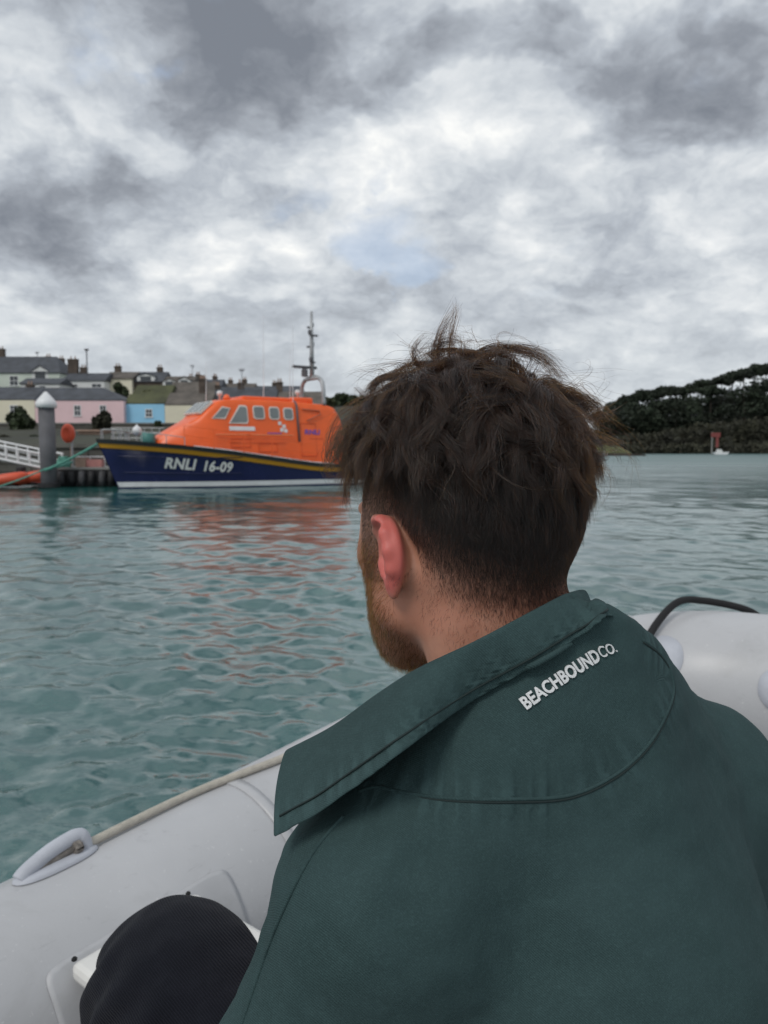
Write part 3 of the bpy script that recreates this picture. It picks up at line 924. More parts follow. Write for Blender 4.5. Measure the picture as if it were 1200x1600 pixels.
# small orange boats at the foot of the gangway
def tender(pa, pb, rr, label, lift):
    a, b = np.array(pa), np.array(pb)
    T = empty("orange_tender", (a + b) / 2 * np.array([1, 1, 0]), 0, label, "boat", "orange tenders by the gangway")
    d = b - a; d /= np.linalg.norm(d); nrm = np.array([-d[1], d[0], 0])
    w = .55
    ctrl = [a - nrm * w, (a + b) / 2 - nrm * w, b - nrm * w * .8 + np.array([0, 0, lift * .6]), b + d * .5 + np.array([0, 0, lift]), b + nrm * w * .8 + np.array([0, 0, lift * .6]), (a + b) / 2 + nrm * w, a + nrm * w]
    mb = MB(); mb.tube(spline(ctrl, 40), rr, 12); mb.build("tube", M_red, T, True, True)
    mb = MB(); mb.hexa([a - nrm * w - [0, 0, .18], b - nrm * w * .7 - [0, 0, .18], b + nrm * w * .7 - [0, 0, .18], a + nrm * w - [0, 0, .18], a - nrm * w - [0, 0, .1], b - nrm * w * .7 - [0, 0, .1], b + nrm * w * .7 - [0, 0, .1], a + nrm * w - [0, 0, .1]])
    mb.build("floor", M_dark, T, True)
    mb = MB(); mb.box(a[0] - .16, a[0] + .16, a[1] - .2, a[1] + .2, a[2] + .1, a[2] + .62); mb.build("outboard_motor", M_dark, T, True, bevel=.08)
q1, q2 = aty(2, 752, 32.4), aty(20, 752, 32.0); q1[2] = q2[2] = .26
tender(q1 - [.9, 0, 0], q2, .24, "orange inflatable tender cut by the left edge of the picture", .2)
q1, q2 = aty(46, 752, 33.0), aty(60, 752, 32.6); q1[2] = q2[2] = .28
tender(q1 - [.5, -.3, 0], q2, .24, "orange inflatable tender right beside the grey pile", .25)

# ------------------------------------------------------------------ quay and hillside
def sheet(name, xs, ys, zf, m, label, disp=0.):
    X, Y = np.meshgrid(xs, ys, indexing='ij')
    Z = zf(X, Y)
    if disp: Z = Z + disp * (np.sin(X * .21 + 1.7 * np.sin(Y * .13)) + np.sin(Y * .33 + 1.1 * np.sin(X * .27)))
    n, k = X.shape
    idx = np.arange(n * k).reshape(n, k)
    f = np.stack([idx[:-1, :-1], idx[1:, :-1], idx[1:, 1:], idx[:-1, 1:]], -1).reshape(-1, 4)
    o = link(name, mesh(name, np.stack([X, Y, Z], -1).reshape(-1, 3), f), m, smooth=True)
    return tag(o, label, kind='structure')
QX0, QX1 = -75., 3.
QW = empty("quay_wall", (-30, 46, 0), 0, "low dark stone quay wall behind the pontoon", "wall")
mb = MB()
ww = random.Random(3)
mb.box(QX0, QX1, 46.3, 47.2, -.5, 1.78); mb.build("core", M_stone, QW, True)
bm_list = {}
zc = -.1
x = 0
courses = []
while zc < 1.7:
    hh_ = ww.uniform(.36, .50); xx = -34.
    while xx < -8.:
        L = ww.uniform(.6, 1.3)
        courses.append((xx, min(xx + L, -8.) - .04, zc, min(zc + hh_ - .04, 1.77)))
        xx += L
    zc += hh_
for (a, b, c0, c1) in courses[:290]:
    mb = MB(); mb.box(a, b, 46.16 - ww.uniform(0, .06), 46.302, c0, c1); mb.build("stone", M_stone, QW, True)
mb = MB(); mb.box(QX0, QX1, 46.0, 47.4, 1.783, 2.02); mb.build("coping", mat("coping_stone", (.13, .125, .11), .9, .3, .5, .4, 3.), QW, True)
def ground_z(X, Y):
    return np.interp(Y, [47.2, 60, 84, 102, 112, 150, 220], [1.9, 2.3, 3.6, 4.6, 5.2, 10.5, 14.0])
sheet("hillside", np.linspace(-160, 6, 60), np.linspace(47.2, 260, 60), ground_z, M_ground, "scrubby hillside rising behind the quay", .12)

WALLD = 110.
def px_x(px, y): return aty(px, 700, y)[0]
def py_z(py, y): return aty(600, py, y)[2]
def house(name, px0, px1, py_eave, py_base, py_ridge, y, depth, wall_m, roof_m, label, wins=(), chims=(), hip=(0, 0), cat="house", group=None, ov=.25, dorm=()):
    x0, x1 = px_x(px0, y), px_x(px1, y)
    zb, ze, zr = py_z(py_base, y), py_z(py_eave, y), py_z(py_ridge, y + depth / 2)
    H = empty(name, ((x0 + x1) / 2, y, zb), 0, label, cat, group)
    mb = MB(); mb.box(x0, x1, y, y + depth, min(zb, float(ground_z(0, y))) - .6, ze); mb.build("wall", wall_m, H, True)
    ym = y + depth / 2
    a0, a1 = x0 - (ov if not hip[0] else ov), x1 + ov
    r0, r1 = a0 + hip[0], a1 - hip[1]
    V = [(a0, y - ov, ze), (a1, y - ov, ze), (a1, y + depth + ov, ze), (a0, y + depth + ov, ze), (r0, ym, zr), (r1, ym, zr)]
    mb = MB(); mb.add([(q[0], q[1], q[2] + .12) for q in V] + [(q[0], q[1], q[2] + .002) for q in V[:4]], [(0, 1, 5, 4), (1, 2, 5), (2, 3, 4, 5), (3, 0, 4), (6, 7, 1, 0), (7, 8, 2, 1), (8, 9, 3, 2), (9, 6, 0, 3), (9, 8, 7, 6)])
    rf = mb.build("roof", roof_m, H, True)
    for (pc, pt, pb_, w) in chims:
        yc = ym + .3; xc = px_x(pc, yc); zt_, zb_ = py_z(pt, yc), py_z(pb_, yc)
        mb = MB(); mb.box(xc - w / 2, xc + w / 2, yc - .4, yc + .4, zb_ - 1.2, zt_); mb.box(xc - w / 2 - .08, xc + w / 2 + .08, yc - .48, yc + .48, zt_ - .25, zt_ - .1)
        ch = mb.build("chimney", M_brick, rf, True)
        for dx_ in (-.22 * w, .22 * w):
            mb = MB(); mb.lathe([(.14, 0), (.11, .5), (.13, .55)], (xc + dx_, yc, zt_ - .002), 8); mb.build("chimney_pot", M_wood, rf, True)
    for (pa, pb_, pt, pq) in wins:
        wx0, wx1, wz0, wz1 = px_x(pa, y), px_x(pb_, y), py_z(pq, y), py_z(pt, y)
        mb = MB(); t = .10
        mb.box(wx0 - t, wx1 + t, y - .05, y + .02, wz1, wz1 + t); mb.box(wx0 - t, wx0, y - .05, y + .02, wz0, wz1); mb.box(wx1, wx1 + t, y - .05, y + .02, wz0, wz1)
        mb.box(wx0 - .18, wx1 + .18, y - .12, y + .02, wz0 - .16, wz0)
        xm, zm = (wx0 + wx1) / 2, (wz0 + wz1) / 2
        mb.box(wx0, wx1, y - .045, y + .01, zm - .04, zm + .04); mb.box(xm - .03, xm + .03, y - .043, y + .008, wz0, wz1)
        wo = mb.build("window", M_white, H, True)
        mb = MB(); mb.box(wx0 + .001, wx1 - .001, y - .022, y + .004, wz0 + .001, wz1 - .001); mb.build("pane", M_pane, wo, True)
    for (pa, pb_, pe, pq, ptop) in dorm:      # gabled dormers standing out of the front slope
        yd = y - .02
        wx0, wx1, wz0, wz1, wzt = px_x(pa, yd), px_x(pb_, yd), py_z(pq, yd), py_z(pe, yd), py_z(ptop, yd)
        xm = (wx0 + wx1) / 2
        mb = MB(); mb.prism([(wx0, yd, wz0), (wx1, yd, wz0), (wx1, yd, wz1), (xm, yd, wzt), (wx0, yd, wz1)], (0, depth * .45, 0))
        do = mb.build("dormer", M_wht, H, True)
        mb = MB(); e = .12
        mb.prism([(wx0 - e, yd - .15, wz1 - .05), (xm, yd - .15, wzt + .04), (wx1 + e, yd - .15, wz1 - .05), (wx1 + e, yd - .15, wz1 + .08), (xm, yd - .15, wzt + .2), (wx0 - e, yd - .15, wz1 + .08)], (0, depth * .45, 0))
        mb.build("dormer_roof", roof_m, do, True)
        w_ = (wx1 - wx0)
        mb = MB(); mb.box(wx0 + .2 * w_, wx1 - .2 * w_, yd - .03, yd + .005, wz0 + .2 * (wz1 - wz0), wz1); mb.build("pane", M_pane, do, True)
    return H
W = WALLD
house("cream_cottage", -60, 56.5, 625, 662, 606, W, 7, M_cream, M_slate, "cream cottage at the left edge joined to the pink one", wins=((19, 29, 634, 646), (-22, -12, 634, 646)), chims=((51, 601, 610, 1.0),), ov=.05)
house("pink_cottage", 57, 195, 626, 662, 607, W, 7, M_pink, M_slate, "long pink cottage with slate roof behind the pile", wins=((118.5, 127.5, 634, 649), (158.5, 167, 634, 648)), chims=(), hip=(0, 4.2), ov=.05)
house("blue_cottage", 196, 258.5, 631, 664, 617, W + 1, 6, M_blue, M_moss, "bright sky blue cottage between the pink and cream ones", wins=((229.5, 238.5, 640, 651),), ov=.05)
house("cream_cottage", 259, 330, 633, 664, 615, W + 1, 6, M_cream, M_brownroof, "cream cottage right of the blue one, above the lifeboat bow", wins=((297, 306, 641, 655),), chims=((318, 592, 606, .9),), ov=.05)
house("quayside_cottage", 331, 430, 632, 664, 609, W + 3, 7, M_wht, M_slate, "white cottage with slate roof behind the lifeboat wheelhouse", wins=((345, 354, 640, 652),), chims=((378, 598, 612, .9), (342, 602, 612, .7)), ov=.05)
house("quayside_cottage", 431, 505, 634, 664, 613, W + 3, 7, M_pale, M_brownroof, "pale cottage behind the lifeboat mast", wins=((450, 459, 641, 652),), chims=((438, 597, 613, .9),), ov=.05)
B = 150.
house("slate_villa", -60, 97, 583, 612, 558, B, 11, M_pale, M_slate, "big pale villa with dark slate roof above the cream cottage", wins=((-14, 2, 588, 602), (20, 32, 588, 602)), chims=((8, 545, 560, 1.5), (81, 557, 570, 1.2)), hip=(0, 3.0), dorm=((54, 80, 580, 597, 572),))
house("gabled_house", 92, 108, 582, 606, 571, B + 4, 7, M_cream, M_slate, "narrow cream gabled house right of the big villa", chims=((101, 560, 573, 1.1),))
house("white_house", 103, 166, 595, 622, 584, B - 6, 7, M_wht, M_slate, "white house with two windows above the pink cottage", wins=((110, 124, 601, 608), (147, 161, 600, 611)), chims=((119, 561, 586, 1.9), (135, 574, 590, 1.3)))
house("cream_house", 166, 209, 592, 620, 582, B - 3, 8, M_cream, M_brownroof, "cream house with brown roof above the blue cottage", chims=((188, 572, 585, 1.2),))
house("dark_house", 208, 256, 597, 622, 582, B - 2, 8, M_brick, M_slate, "dark house with a wide white dormer on the hill", chims=((253, 574, 588, 1.1),), dorm=((217, 244, 588, 597, 584),))
house("hillside_house", 256, 300, 604, 624, 589, B - 4, 8, M_wht, M_brownroof, "brown roofed house with two dormers on the hill", dorm=((257, 277, 596, 605, 592), (281, 299, 594, 601, 589)), chims=((301, 588, 600, .9),))
house("terrace_house", 206, 262, 627, 634, 603, W + 14, 9, M_brick, M_moss, "mossy roofed house right behind the blue cottage")
house("terrace_house", 263, 332, 627, 634, 598, W + 16, 9, M_brick, M_brownroof, "brown roofed terrace house behind the right cream cottage", chims=((320, 591, 604, 1.0),))
house("terrace_house", 333, 412, 624, 634, 606, W + 18, 9, M_wht, M_slate, "slate roofed terrace house behind the lifeboat roof", chims=((337, 600, 610, .8),))
house("hill_cottage", 36, 96, 600, 615, 592, B - 12, 6, M_wht, M_slate, "low white cottage tucked under the big villa", wins=((44, 52, 603, 609), (66, 74, 603, 609)))
house("hill_cottage", 300, 345, 606, 624, 594, B + 2, 7, M_cream, M_slate, "cream hill cottage right of the two dormers", wins=((308, 316, 609, 616),), chims=((312, 585, 598, 1.0), (338, 588, 600, .9)))
house("hill_cottage", 346, 396, 610, 624, 600, B + 5, 7, M_wht, M_brownroof, "white hill cottage above the lifeboat's windscreen", chims=((362, 594, 604, .9), (384, 593, 604, .9)))
house("hill_cottage", 396, 470, 613, 626, 604, B + 8, 7, M_pale, M_slate, "pale hill cottage behind the lifeboat's roof", chims=((430, 598, 608, .9),))
# aerials on the ridges
for q, y_, p0_, p1_, lb in ((301, 148., 592, 570, "thin television aerial above the brown roofed house"), (378, 116., 600, 576, "thin television aerial on the slate cottage behind the wheelhouse"), (60, 155., 560, 549, "thin television aerial on the big villa's ridge")):
    c = aty(q, 600, y_)[0]; mb = MB(); mb.tube([(c, y_, py_z(p0_ + 8, y_)), (c, y_, py_z(p1_, y_))], .05, 5)
    for k_ in range(4): mb.tube([(c - .5 + .05 * k_, y_, py_z(p1_ + 1 + k_, y_)), (c + .5 - .05 * k_, y_, py_z(p1_ + 1 + k_, y_))], .03, 4)
    tag(mb.build("television_aerial", M_pile, None), lb, "aerial", "television aerials on the roofs")
# lamp post on the hill
lp = aty(136, 572, 146.)
LP = empty("street_lamp", (lp[0], 146., 9.), 0, "thin street lamp standing above the white house", "street lamp")
mb = MB(); mb.tube([(lp[0], 146., 9.), (lp[0], 146., py_z(548, 146.))], .12, 8); mb.build("post", M_pile, LP, True)
mb = MB(); mb.box(lp[0] - .35, lp[0] + .35, 145.8, 146.2, py_z(548, 146.), py_z(545, 146.)); mb.build("lantern", M_pile, LP, True)
# retaining wall below the cottages
RW = empty("retaining_wall", (-40, 104, 0), 0, "dark stone retaining wall under the row of cottages", "wall")
mb = MB(); mb.box(px_x(-80, 104.), px_x(560, 104.), 104., 104.8, 3.0, py_z(662.5, 104.)); mb.build("stonework", M_stone, RW, True)
mb = MB(); mb.box(px_x(-80, 104.), px_x(560, 104.), 103.9, 104.9, py_z(662.5, 104.) + .003, py_z(660.5, 104.)); mb.build("coping", M_conc, RW, True)
SHD = empty("quay_shed", (px_x(140, 80.), 80, 3), 0, "low brown shed on the quay below the pink cottage", "shed")
mb = MB(); mb.box(px_x(123, 80.), px_x(156, 80.), 80., 84., 2.5, py_z(674, 80.)); mb.build("wall", M_wood, SHD, True)
mb = MB(); mb.box(px_x(121, 80.), px_x(158, 80.), 79.7, 84.3, py_z(674, 80.) + .003, py_z(671.5, 80.)); mb.build("roof", M_wood, SHD, True)

# ------------------------------------------------------------------ foliage
def leaves(centres, radii, n_per, size, seed=0, flat=.6):
    """many small leaf-sized quads through the volume of each clump"""
    r_ = np.random.default_rng(seed)
    V = []; 
    for c, rad in zip(centres, radii):
        rad = np.broadcast_to(np.asarray(rad, float), 3)
        d = r_.normal(size=(n_per, 3)); d /= np.linalg.norm(d, axis=1)[:, None]
        p = np.asarray(c) + d * rad * (r_.uniform(0.35, 1.0, (n_per, 1)) ** .6)
        nrm = d * .8 + r_.normal(size=(n_per, 3)) * .7; nrm /= np.linalg.norm(nrm, axis=1)[:, None]
        a = np.cross(nrm, r_.normal(size=(n_per, 3))); a /= np.linalg.norm(a, axis=1)[:, None]
        b = np.cross(nrm, a)
        s = size * r_.uniform(.6, 1.4, (n_per, 1))
        V.append(np.stack([p - a * s - b * s * flat, p + a * s - b * s * flat, p + a * s + b * s * flat, p - a * s + b * s * flat], 1))
    V = np.concatenate(V).reshape(-1, 3)
    F = np.arange(len(V)).reshape(-1, 4)
    return V, F
def bush(name, px, py, y, w_px, h_px, m_, label, seed, cat="bush", group=None, n=26):
    c = aty(px, py, y); k = y / FP
    w, h = w_px * k / 2, h_px * k / 2
    r_ = np.random.default_rng(seed)
    T = empty(name, (c[0], y, float(ground_z(0, y))), 0, label, cat, group)
    cs = []; rs_ = []
    for _ in range(n):
        d = r_.normal(size=3); d /= np.linalg.norm(d); q = r_.uniform(.2, .8)
        cs.append(c + d * np.array([w, w * .8, h]) * q); rs_.append(np.array([w, w, h]) * r_.uniform(.22, .4))
    V, F = leaves(cs, rs_, 90, .16 * max(w, h) * .5 + .05, seed)
    link("crown", mesh("crown", V, F), m_, T, True)
    mb = MB()
    g0 = float(ground_z(0, y)) - .3
    mb.tube([(c[0], y, g0), (c[0] + .1, y, c[2])], [.16, .06], 6)
    for a in range(4):
        b = cs[a * 3]; mb.tube([(c[0] + .05, y, c[2] - h * .6), b], [.07, .02], 5)
    mb.build("trunk", M_bark, T, True)
bush("garden_tree", 34, 668, 96., 52, 58, M_leaf, "dark leafy tree in front of the left cream cottage", 1, "tree", n=34)
bush("garden_bush", 160, 660, 98., 32, 38, M_leaf3, "brownish bush in front of the pink cottage's right window", 2)
bush("garden_bush", 190, 612, 128., 36, 32, M_leaf, "round dark green bush above the pink cottage's roof end", 3)
bush("garden_bush", 238, 618, 130., 70, 26, mat("olive_hedge", (.055, .06, .02), .8, .4, .6), "wide olive hedge behind the blue cottage", 4)
bush("garden_bush", 247, 662, 100., 14, 14, M_leaf, "small bush at the foot of the blue cottage", 5)
bush("garden_bush", 6, 690, 70., 40, 20, M_leaf3, "scrubby bush on the quay at the far left edge", 6)
bush("garden_bush", 60, 690, 72., 30, 24, M_leaf, "dark bush on the quay just behind the pile", 7)
bush("hill_tree", 420, 615, 165., 70, 14, M_leaf, "dark hedge line on the hill left of the lifeboat mast", 8, "tree")
bush("hill_tree", 535, 628, 160., 60, 30, M_leaf, "green tree behind the stern of the lifeboat", 9, "tree", n=36)
bush("hill_tree", 590, 632, 175., 70, 34, M_leaf, "dark tree behind the man's fringe", 10, "tree", n=36)
bush("hill_tree", 505, 634, 150., 46, 26, M_moss, "olive tree just right of the lifeboat wheelhouse", 12, "tree")
# clutter of rails and gear on the quay behind the bow
QR = empty("quay_railing", (px_x(215, 48.), 48, 2.), 0, "grey metal railing along the quay behind the lifeboat bow", "railing")
for q in range(178, 262, 12):
    mb = MB(); xx = px_x(q, 48.); mb.tube([(xx, 48., 1.95), (xx, 48., 3.05)], .035, 6); mb.build("post", M_steel, QR, True)
for z_ in (2.4, 2.75, 3.05):
    mb = MB(); mb.tube([(px_x(174, 48.), 48., z_), (px_x(258, 48.), 48., z_)], .03, 6); mb.build("rail", M_steel, QR, True)
for i, (q, hpx, m_, lb) in enumerate(((182, 14, M_steel, "grey lobster pot stack on the quay at the left end of the railing"), (193, 18, M_steel, "tall grey lobster pot stack on the quay by the white fender"), (232, 12, M_red, "red crate stack on the quay behind the lifeboat bow"))):
    xx = px_x(q, 50.); mb = MB(); zz_ = 2.02
    rows_ = 3
    for k in range(rows_):
        h_ = hpx / rows_ * 50 / FP
        for (a, b) in ((-.22, -.2), (.2, .22)):
            mb.box(xx + a, xx + b, 49.7, 50.2, zz_, zz_ + h_ * .9)
        for u in np.linspace(-.2, .2, 5):
            mb.tube([(xx + u, 49.7, zz_), (xx + u, 49.7, zz_ + h_ * .9)], .012, 4)
        mb.box(xx - .24, xx + .24, 49.68, 50.22, zz_ + h_ * .9, zz_ + h_ * .98)
        zz_ += h_
    tag(mb.build("pot_stack", m_, None), lb, "stack", "gear stacked on the quay")

# ------------------------------------------------------------------ wooded headland on the right
HD = 370.
def hl_z(X, Y):
    a = np.interp(X, [60, 105, 112, 150, 200, 260, 400], [-3, -1.5, 2.0, 14, 24, 30, 34])
    b = np.interp(Y, [HD - 8, HD, HD + 12, HD + 60, HD + 140], [-2, .2, .34, .75, 1.0])
    return np.where(b < 0, -2 + (b + 2) * 1.0, a * b)
sheet("headland", np.linspace(60, 420, 70), np.linspace(HD - 10, HD + 220, 40), hl_z, M_ground, "dark wooded headland across the water")
# rocky point in front of it
r7 = np.random.default_rng(7)
mb = MB()
xa, xb = px_x(930, 225.), px_x(1001, 225.)
RP = empty("rocky_point", ((xa + xb) / 2, 228, 0), 0, "low olive green rocky point beside the man's hair on the right", "rock")
xs_ = np.linspace(xa - 30, xb, 40); ys_ = np.linspace(222, 250, 12)
X, Y = np.meshgrid(xs_, ys_, indexing='ij')
tX = np.clip((xb - X) / 14, 0, 1) ** .5; tY = np.clip((Y - 222) / 9, 0, 1) ** .7
Z = -.6 + tX * tY * (5.2 + 1.1 * np.sin(X * .7) + .7 * np.sin(X * 1.9 + Y)) + .5 * r7.normal(size=X.shape) * tY * tX
idx = np.arange(X.size).reshape(X.shape)
link("rock", mesh("rock", np.stack([X, Y, Z], -1).reshape(-1, 3), np.stack([idx[:-1, :-1], idx[1:, :-1], idx[1:, 1:], idx[:-1, 1:]], -1).reshape(-1, 4)), M_grass, RP, True)
mb = MB(); mb.prism([(xa - 30, 221.6, -.5), (xb + .6, 221.6, -.5), (xb + .3, 221.6, .5), (xb - 4, 221.6, .8), (xa - 30, 221.6, .9)], (0, 3, 0)); mb.build("rock_foot", mat("wet_rock", (.05, .042, .034), .8, .4, .3, .5, 2.), RP, True)
# undergrowth along the shore, one mass
cs, rs_ = [], []
for i in range(700):
    px = r7.uniform(930, 1290); y = HD + r7.uniform(2, 60)
    top = np.interp(px, [930, 1000, 1100, 1200, 1290], [690, 682, 668, 656, 650])
    py = r7.uniform(top, 709.5)
    if py > 698: y = HD + r7.uniform(-4, 10)
    c = aty(px, py, y); cs.append(c); rs_.append(np.array([3.4, 3, 2.3]) * r7.uniform(.7, 1.5))
V, F = leaves(cs, rs_, 60, .55, 21)
tag(link("undergrowth", mesh("undergrowth", V, F), M_leaf3), "brownish undergrowth along the far shore below the pines", kind='stuff')
cs, rs_ = [], []
for i in range(620):
    px = r7.uniform(935, 1300); y = HD + r7.uniform(50, 120)
    top = np.interp(px, [935, 960, 1000, 1080, 1130, 1200, 1300], [652, 640, 634, 622, 614, 598, 590])
    py = r7.uniform(top, 690)
    c = aty(px, py, y); cs.append(c); rs_.append(np.array([4.6, 4, 3.6]) * r7.uniform(.7, 1.4))
V, F = leaves(cs, rs_, 90, .60, 22)
tag(link("hill_wood", mesh("hill_wood", V, F), M_leaf2), "dark mass of wood on the headland slope under the pine crowns", kind='stuff')
# the pines whose crowns make the skyline
sky_px = [938, 958, 978, 999, 1018, 1036, 1056, 1078, 1098, 1112, 1128, 1144, 1162, 1180, 1198, 1218]
sky_py = [640, 626, 616, 608, 606, 602, 600, 598, 590, 600, 584, 578, 574, 568, 566, 560]
for i, (px, py) in enumerate(zip(sky_px, sky_py)):
    y = HD + 62 + 22 * (i % 3)
    k = y / FP
    c = aty(px, py + 9, y)
    where = ("leftmost pine on the headland, beside the man's hair" if i == 0 else "rightmost pine of the headland, at the picture's right edge" if i == len(sky_px) - 1 else
             "dark umbrella pine on the headland skyline, %s from the left" % ["", "second", "third", "fourth", "fifth", "sixth", "seventh", "eighth", "ninth", "tenth", "eleventh", "twelfth", "thirteenth", "fourteenth", "fifteenth"][i])
    gz = float(hl_z(np.array(c[0]), np.array(y)))
    T = empty("pine_tree", (c[0], y, gz), 0, where, "tree", "pines on the headland skyline")
    w, h = r7.uniform(12, 16) * k, r7.uniform(11, 17) * k
    cs, rs_ = [], []
    for _ in range(40):
        a = r7.uniform(0, 2 * math.pi); q = r7.uniform(0, 1) ** .5
        cs.append(c + np.array([w * q * math.cos(a), w * .8 * q * math.sin(a), h * (.55 * (1 - q * q) - .35 + r7.uniform(-.25, .15))])); rs_.append(np.array([1.6, 1.6, .9]) * r7.uniform(.8, 1.5) * 1.35)
    V, F = leaves(cs, rs_, 60, .55, 100 + i)
    link("crown", mesh("crown", V, F), M_leaf2, T, True)
    mb = MB()
    ln = r7.uniform(-1.5, 1.5)
    mb.tube([(c[0] + ln, y, gz - 1), (c[0] + ln * .4, y, (gz + c[2]) / 2), (c[0], y, c[2])], [.55, .42, .2], 7)
    for b in cs[:6]:
        mb.tube([(c[0], y, c[2] - h * .7), (np.asarray(b) + np.array([c[0], y, c[2] - h * .5])) / 2, b], [.2, .14, .06], 5)
    mb.build("trunk", M_bark, T, True)
# channel beacon and the boat beside it
bp = aty(1112, 704, 300.); bz = lambda py: aty(1112, py, 300.)[2]
BE = empty("channel_beacon", (bp[0], 300., 0), 0, "small red channel beacon standing in the water off the headland", "beacon")
mb = MB(); mb.tube([(bp[0], 300., -.5), (bp[0], 300., bz(675))], .28, 8); mb.build("post", M_conc, BE, True)
mb = MB(); mb.box(bp[0] - .4, bp[0] + 3.2, 299.7, 300.3, bz(683), bz(676)); mb.box(bp[0] + 1.6, bp[0] + 2.6, 299.75, 300.25, bz(699), bz(683) - .003); mb.build("topmark", mat("dull_red_paint", (.20, .045, .04), .6), BE, True)
MO = empty("moored_motorboat", (aty(1127, 708, 298.)[0], 298., 0), 0, "tiny white motorboat moored at the foot of the red beacon", "boat")
a0, a1 = aty(1114, 708, 298.)[0], aty(1138, 708, 298.)[0]
mb = MB(); mb.prism([(a0 + .6, 297., -.2), (a1 - .9, 297., -.2), (a1, 297., 1.0), (a0, 297., .9)], (0, 2.2, 0)); mb.build("hull", M_white, MO, True)
mb = MB(); mb.prism([(a0 + 1.6, 297.3, .95), (a0 + 3.6, 297.3, .98), (a0 + 3.1, 297.3, 2.1), (a0 + 1.8, 297.3, 2.1)], (0, 1.5, 0)); mb.build("cabin", M_wht, MO, True)
# ------------------------------------------------------------------ the man: solids by distance fields, skinned with surface nets
class Field:
    def __init__(s, xs, ys, zs):
        s.ax = [np.asarray(a, np.float32) for a in (xs, ys, zs)]
        s.d = np.full([len(a) for a in s.ax], 1.0, np.float32)
    def box(s, lo, hi):
        sl = []
        for a, l, h in zip(s.ax, lo, hi):
            i0, i1 = np.searchsorted(a, l), np.searchsorted(a, h)
            sl.append(slice(max(0, i0 - 1), min(len(a), i1 + 1)))
        return tuple(sl)
    def pts(s, sl):
        return np.stack(np.meshgrid(*[a[k] for a, k in zip(s.ax, sl)], indexing='ij'), -1)
    def apply(s, fn, lo, hi, k=.01, op='union'):
        sl = s.box(np.asarray(lo) - k * 2 - .01, np.asarray(hi) + k * 2 + .01)
        if any(q.stop <= q.start for q in sl): return
        v = fn(s.pts(sl)).astype(np.float32); d = s.d[sl]
        if op == 'union':
            h = np.clip(k - np.abs(d - v), 0, None) / k if k > 0 else 0
            s.d[sl] = np.minimum(d, v) - h * h * k * .25
        else:
            h = np.clip(k - np.abs(d + v), 0, None) / k
            s.d[sl] = np.maximum(d, -v) + h * h * k * .25
    def cone(s, a, b, ra, rb, k=.012, op='union'):
        a, b = np.asarray(a, float), np.asarray(b, float)
        ba = b - a; L2 = ba @ ba
        def fn(p):
            h = np.clip(((p - a) @ ba) / L2, 0, 1)
            return np.linalg.norm(p - a - h[..., None] * ba, axis=-1) - (ra + (rb - ra) * h)
        r = max(ra, rb)
        s.apply(fn, np.minimum(a, b) - r, np.maximum(a, b) + r, k, op)
    def ell(s, c, rad, rot=None, k=.012, op='union'):
        c = np.asarray(c, float); rad = np.asarray(rad, float)
        def fn(p):
            q = p - c
            if rot is not None: q = q @ rot          # world -> local
            k0 = np.linalg.norm(q / rad, axis=-1); k1 = np.linalg.norm(q / rad ** 2, axis=-1)
            return k0 * (k0 - 1) / np.maximum(k1, 1e-6)
        r = rad.max()
        s.apply(fn, c - r, c + r, k, op)
    def mesh(s):
        d = s.d; inside = d < 0
        n = np.array(d.shape)
        acc = np.zeros(tuple(n - 1) + (3,), np.float32); cnt = np.zeros(tuple(n - 1), np.float32)
        X = s.ax
        quads = []
        for ax in range(3):
            sl0 = [slice(None)] * 3; sl1 = [slice(None)] * 3
            sl0[ax] = slice(0, -1); sl1[ax] = slice(1, None)
            a, b = d[tuple(sl0)], d[tuple(sl1)]
            ch = (a < 0) != (b < 0)
            I = np.argwhere(ch)
            if not len(I): continue
            va, vb = a[ch], b[ch]
            t = va / (va - vb)
            P = np.stack([X[i][I[:, i]] for i in range(3)], -1)
            P[:, ax] += t * (X[ax][I[:, ax] + 1] - X[ax][I[:, ax]])
            o1, o2 = [i for i in range(3) if i != ax]
            cells = []
            for da, db in ((0, 0), (-1, 0), (-1, -1), (0, -1)):
                J = I.copy(); J[:, o1] += da; J[:, o2] += db
                cells.append(J)
            ok = np.ones(len(I), bool)
            for J in cells: ok &= np.all((J >= 0) & (J < n - 1), axis=1)
            for J in cells:
                g_ = np.all((J >= 0) & (J < n - 1), axis=1)
                np.add.at(acc, tuple(J[g_].T), P[g_]); np.add.at(cnt, tuple(J[g_].T), 1)
            flip = (va < 0) ^ (ax == 1)
            Q = np.stack([np.ravel_multi_index(tuple(J[ok].T), tuple(n - 1)) for J in cells], -1)
            fl = flip[ok]
            Q[~fl] = Q[~fl][:, ::-1]
            quads.append(Q)
        quads = np.concatenate(quads)
        used = cnt.ravel() > 0
        remap = np.cumsum(used) - 1
        V = (acc.reshape(-1, 3)[used] / cnt.ravel()[used][:, None])
        return V.astype(float), remap[quads]

def smooth_mesh(V, F, it=2, lam=.5):
    e = np.concatenate([F[:, [0, 1]], F[:, [1, 2]], F[:, [2, 3]], F[:, [3, 0]]])
    for _ in range(it):
        acc = np.zeros_like(V); c = np.zeros(len(V))
        np.add.at(acc, e[:, 0], V[e[:, 1]]); np.add.at(acc, e[:, 1], V[e[:, 0]])
        np.add.at(c, e[:, 0], 1); np.add.at(c, e[:, 1], 1)
        V = V + lam * (acc / c[:, None] - V)
    return V

def axis(lo, hi, segs):
    """grid coordinates: coarse outside, fine inside the given (a, b, step) ranges"""
    out = [lo]
    while out[-1] < hi:
        st = .011
        for a, b, q in segs:
            if a <= out[-1] < b: st = min(st, q)
        out.append(out[-1] + st)
    return np.array(out)

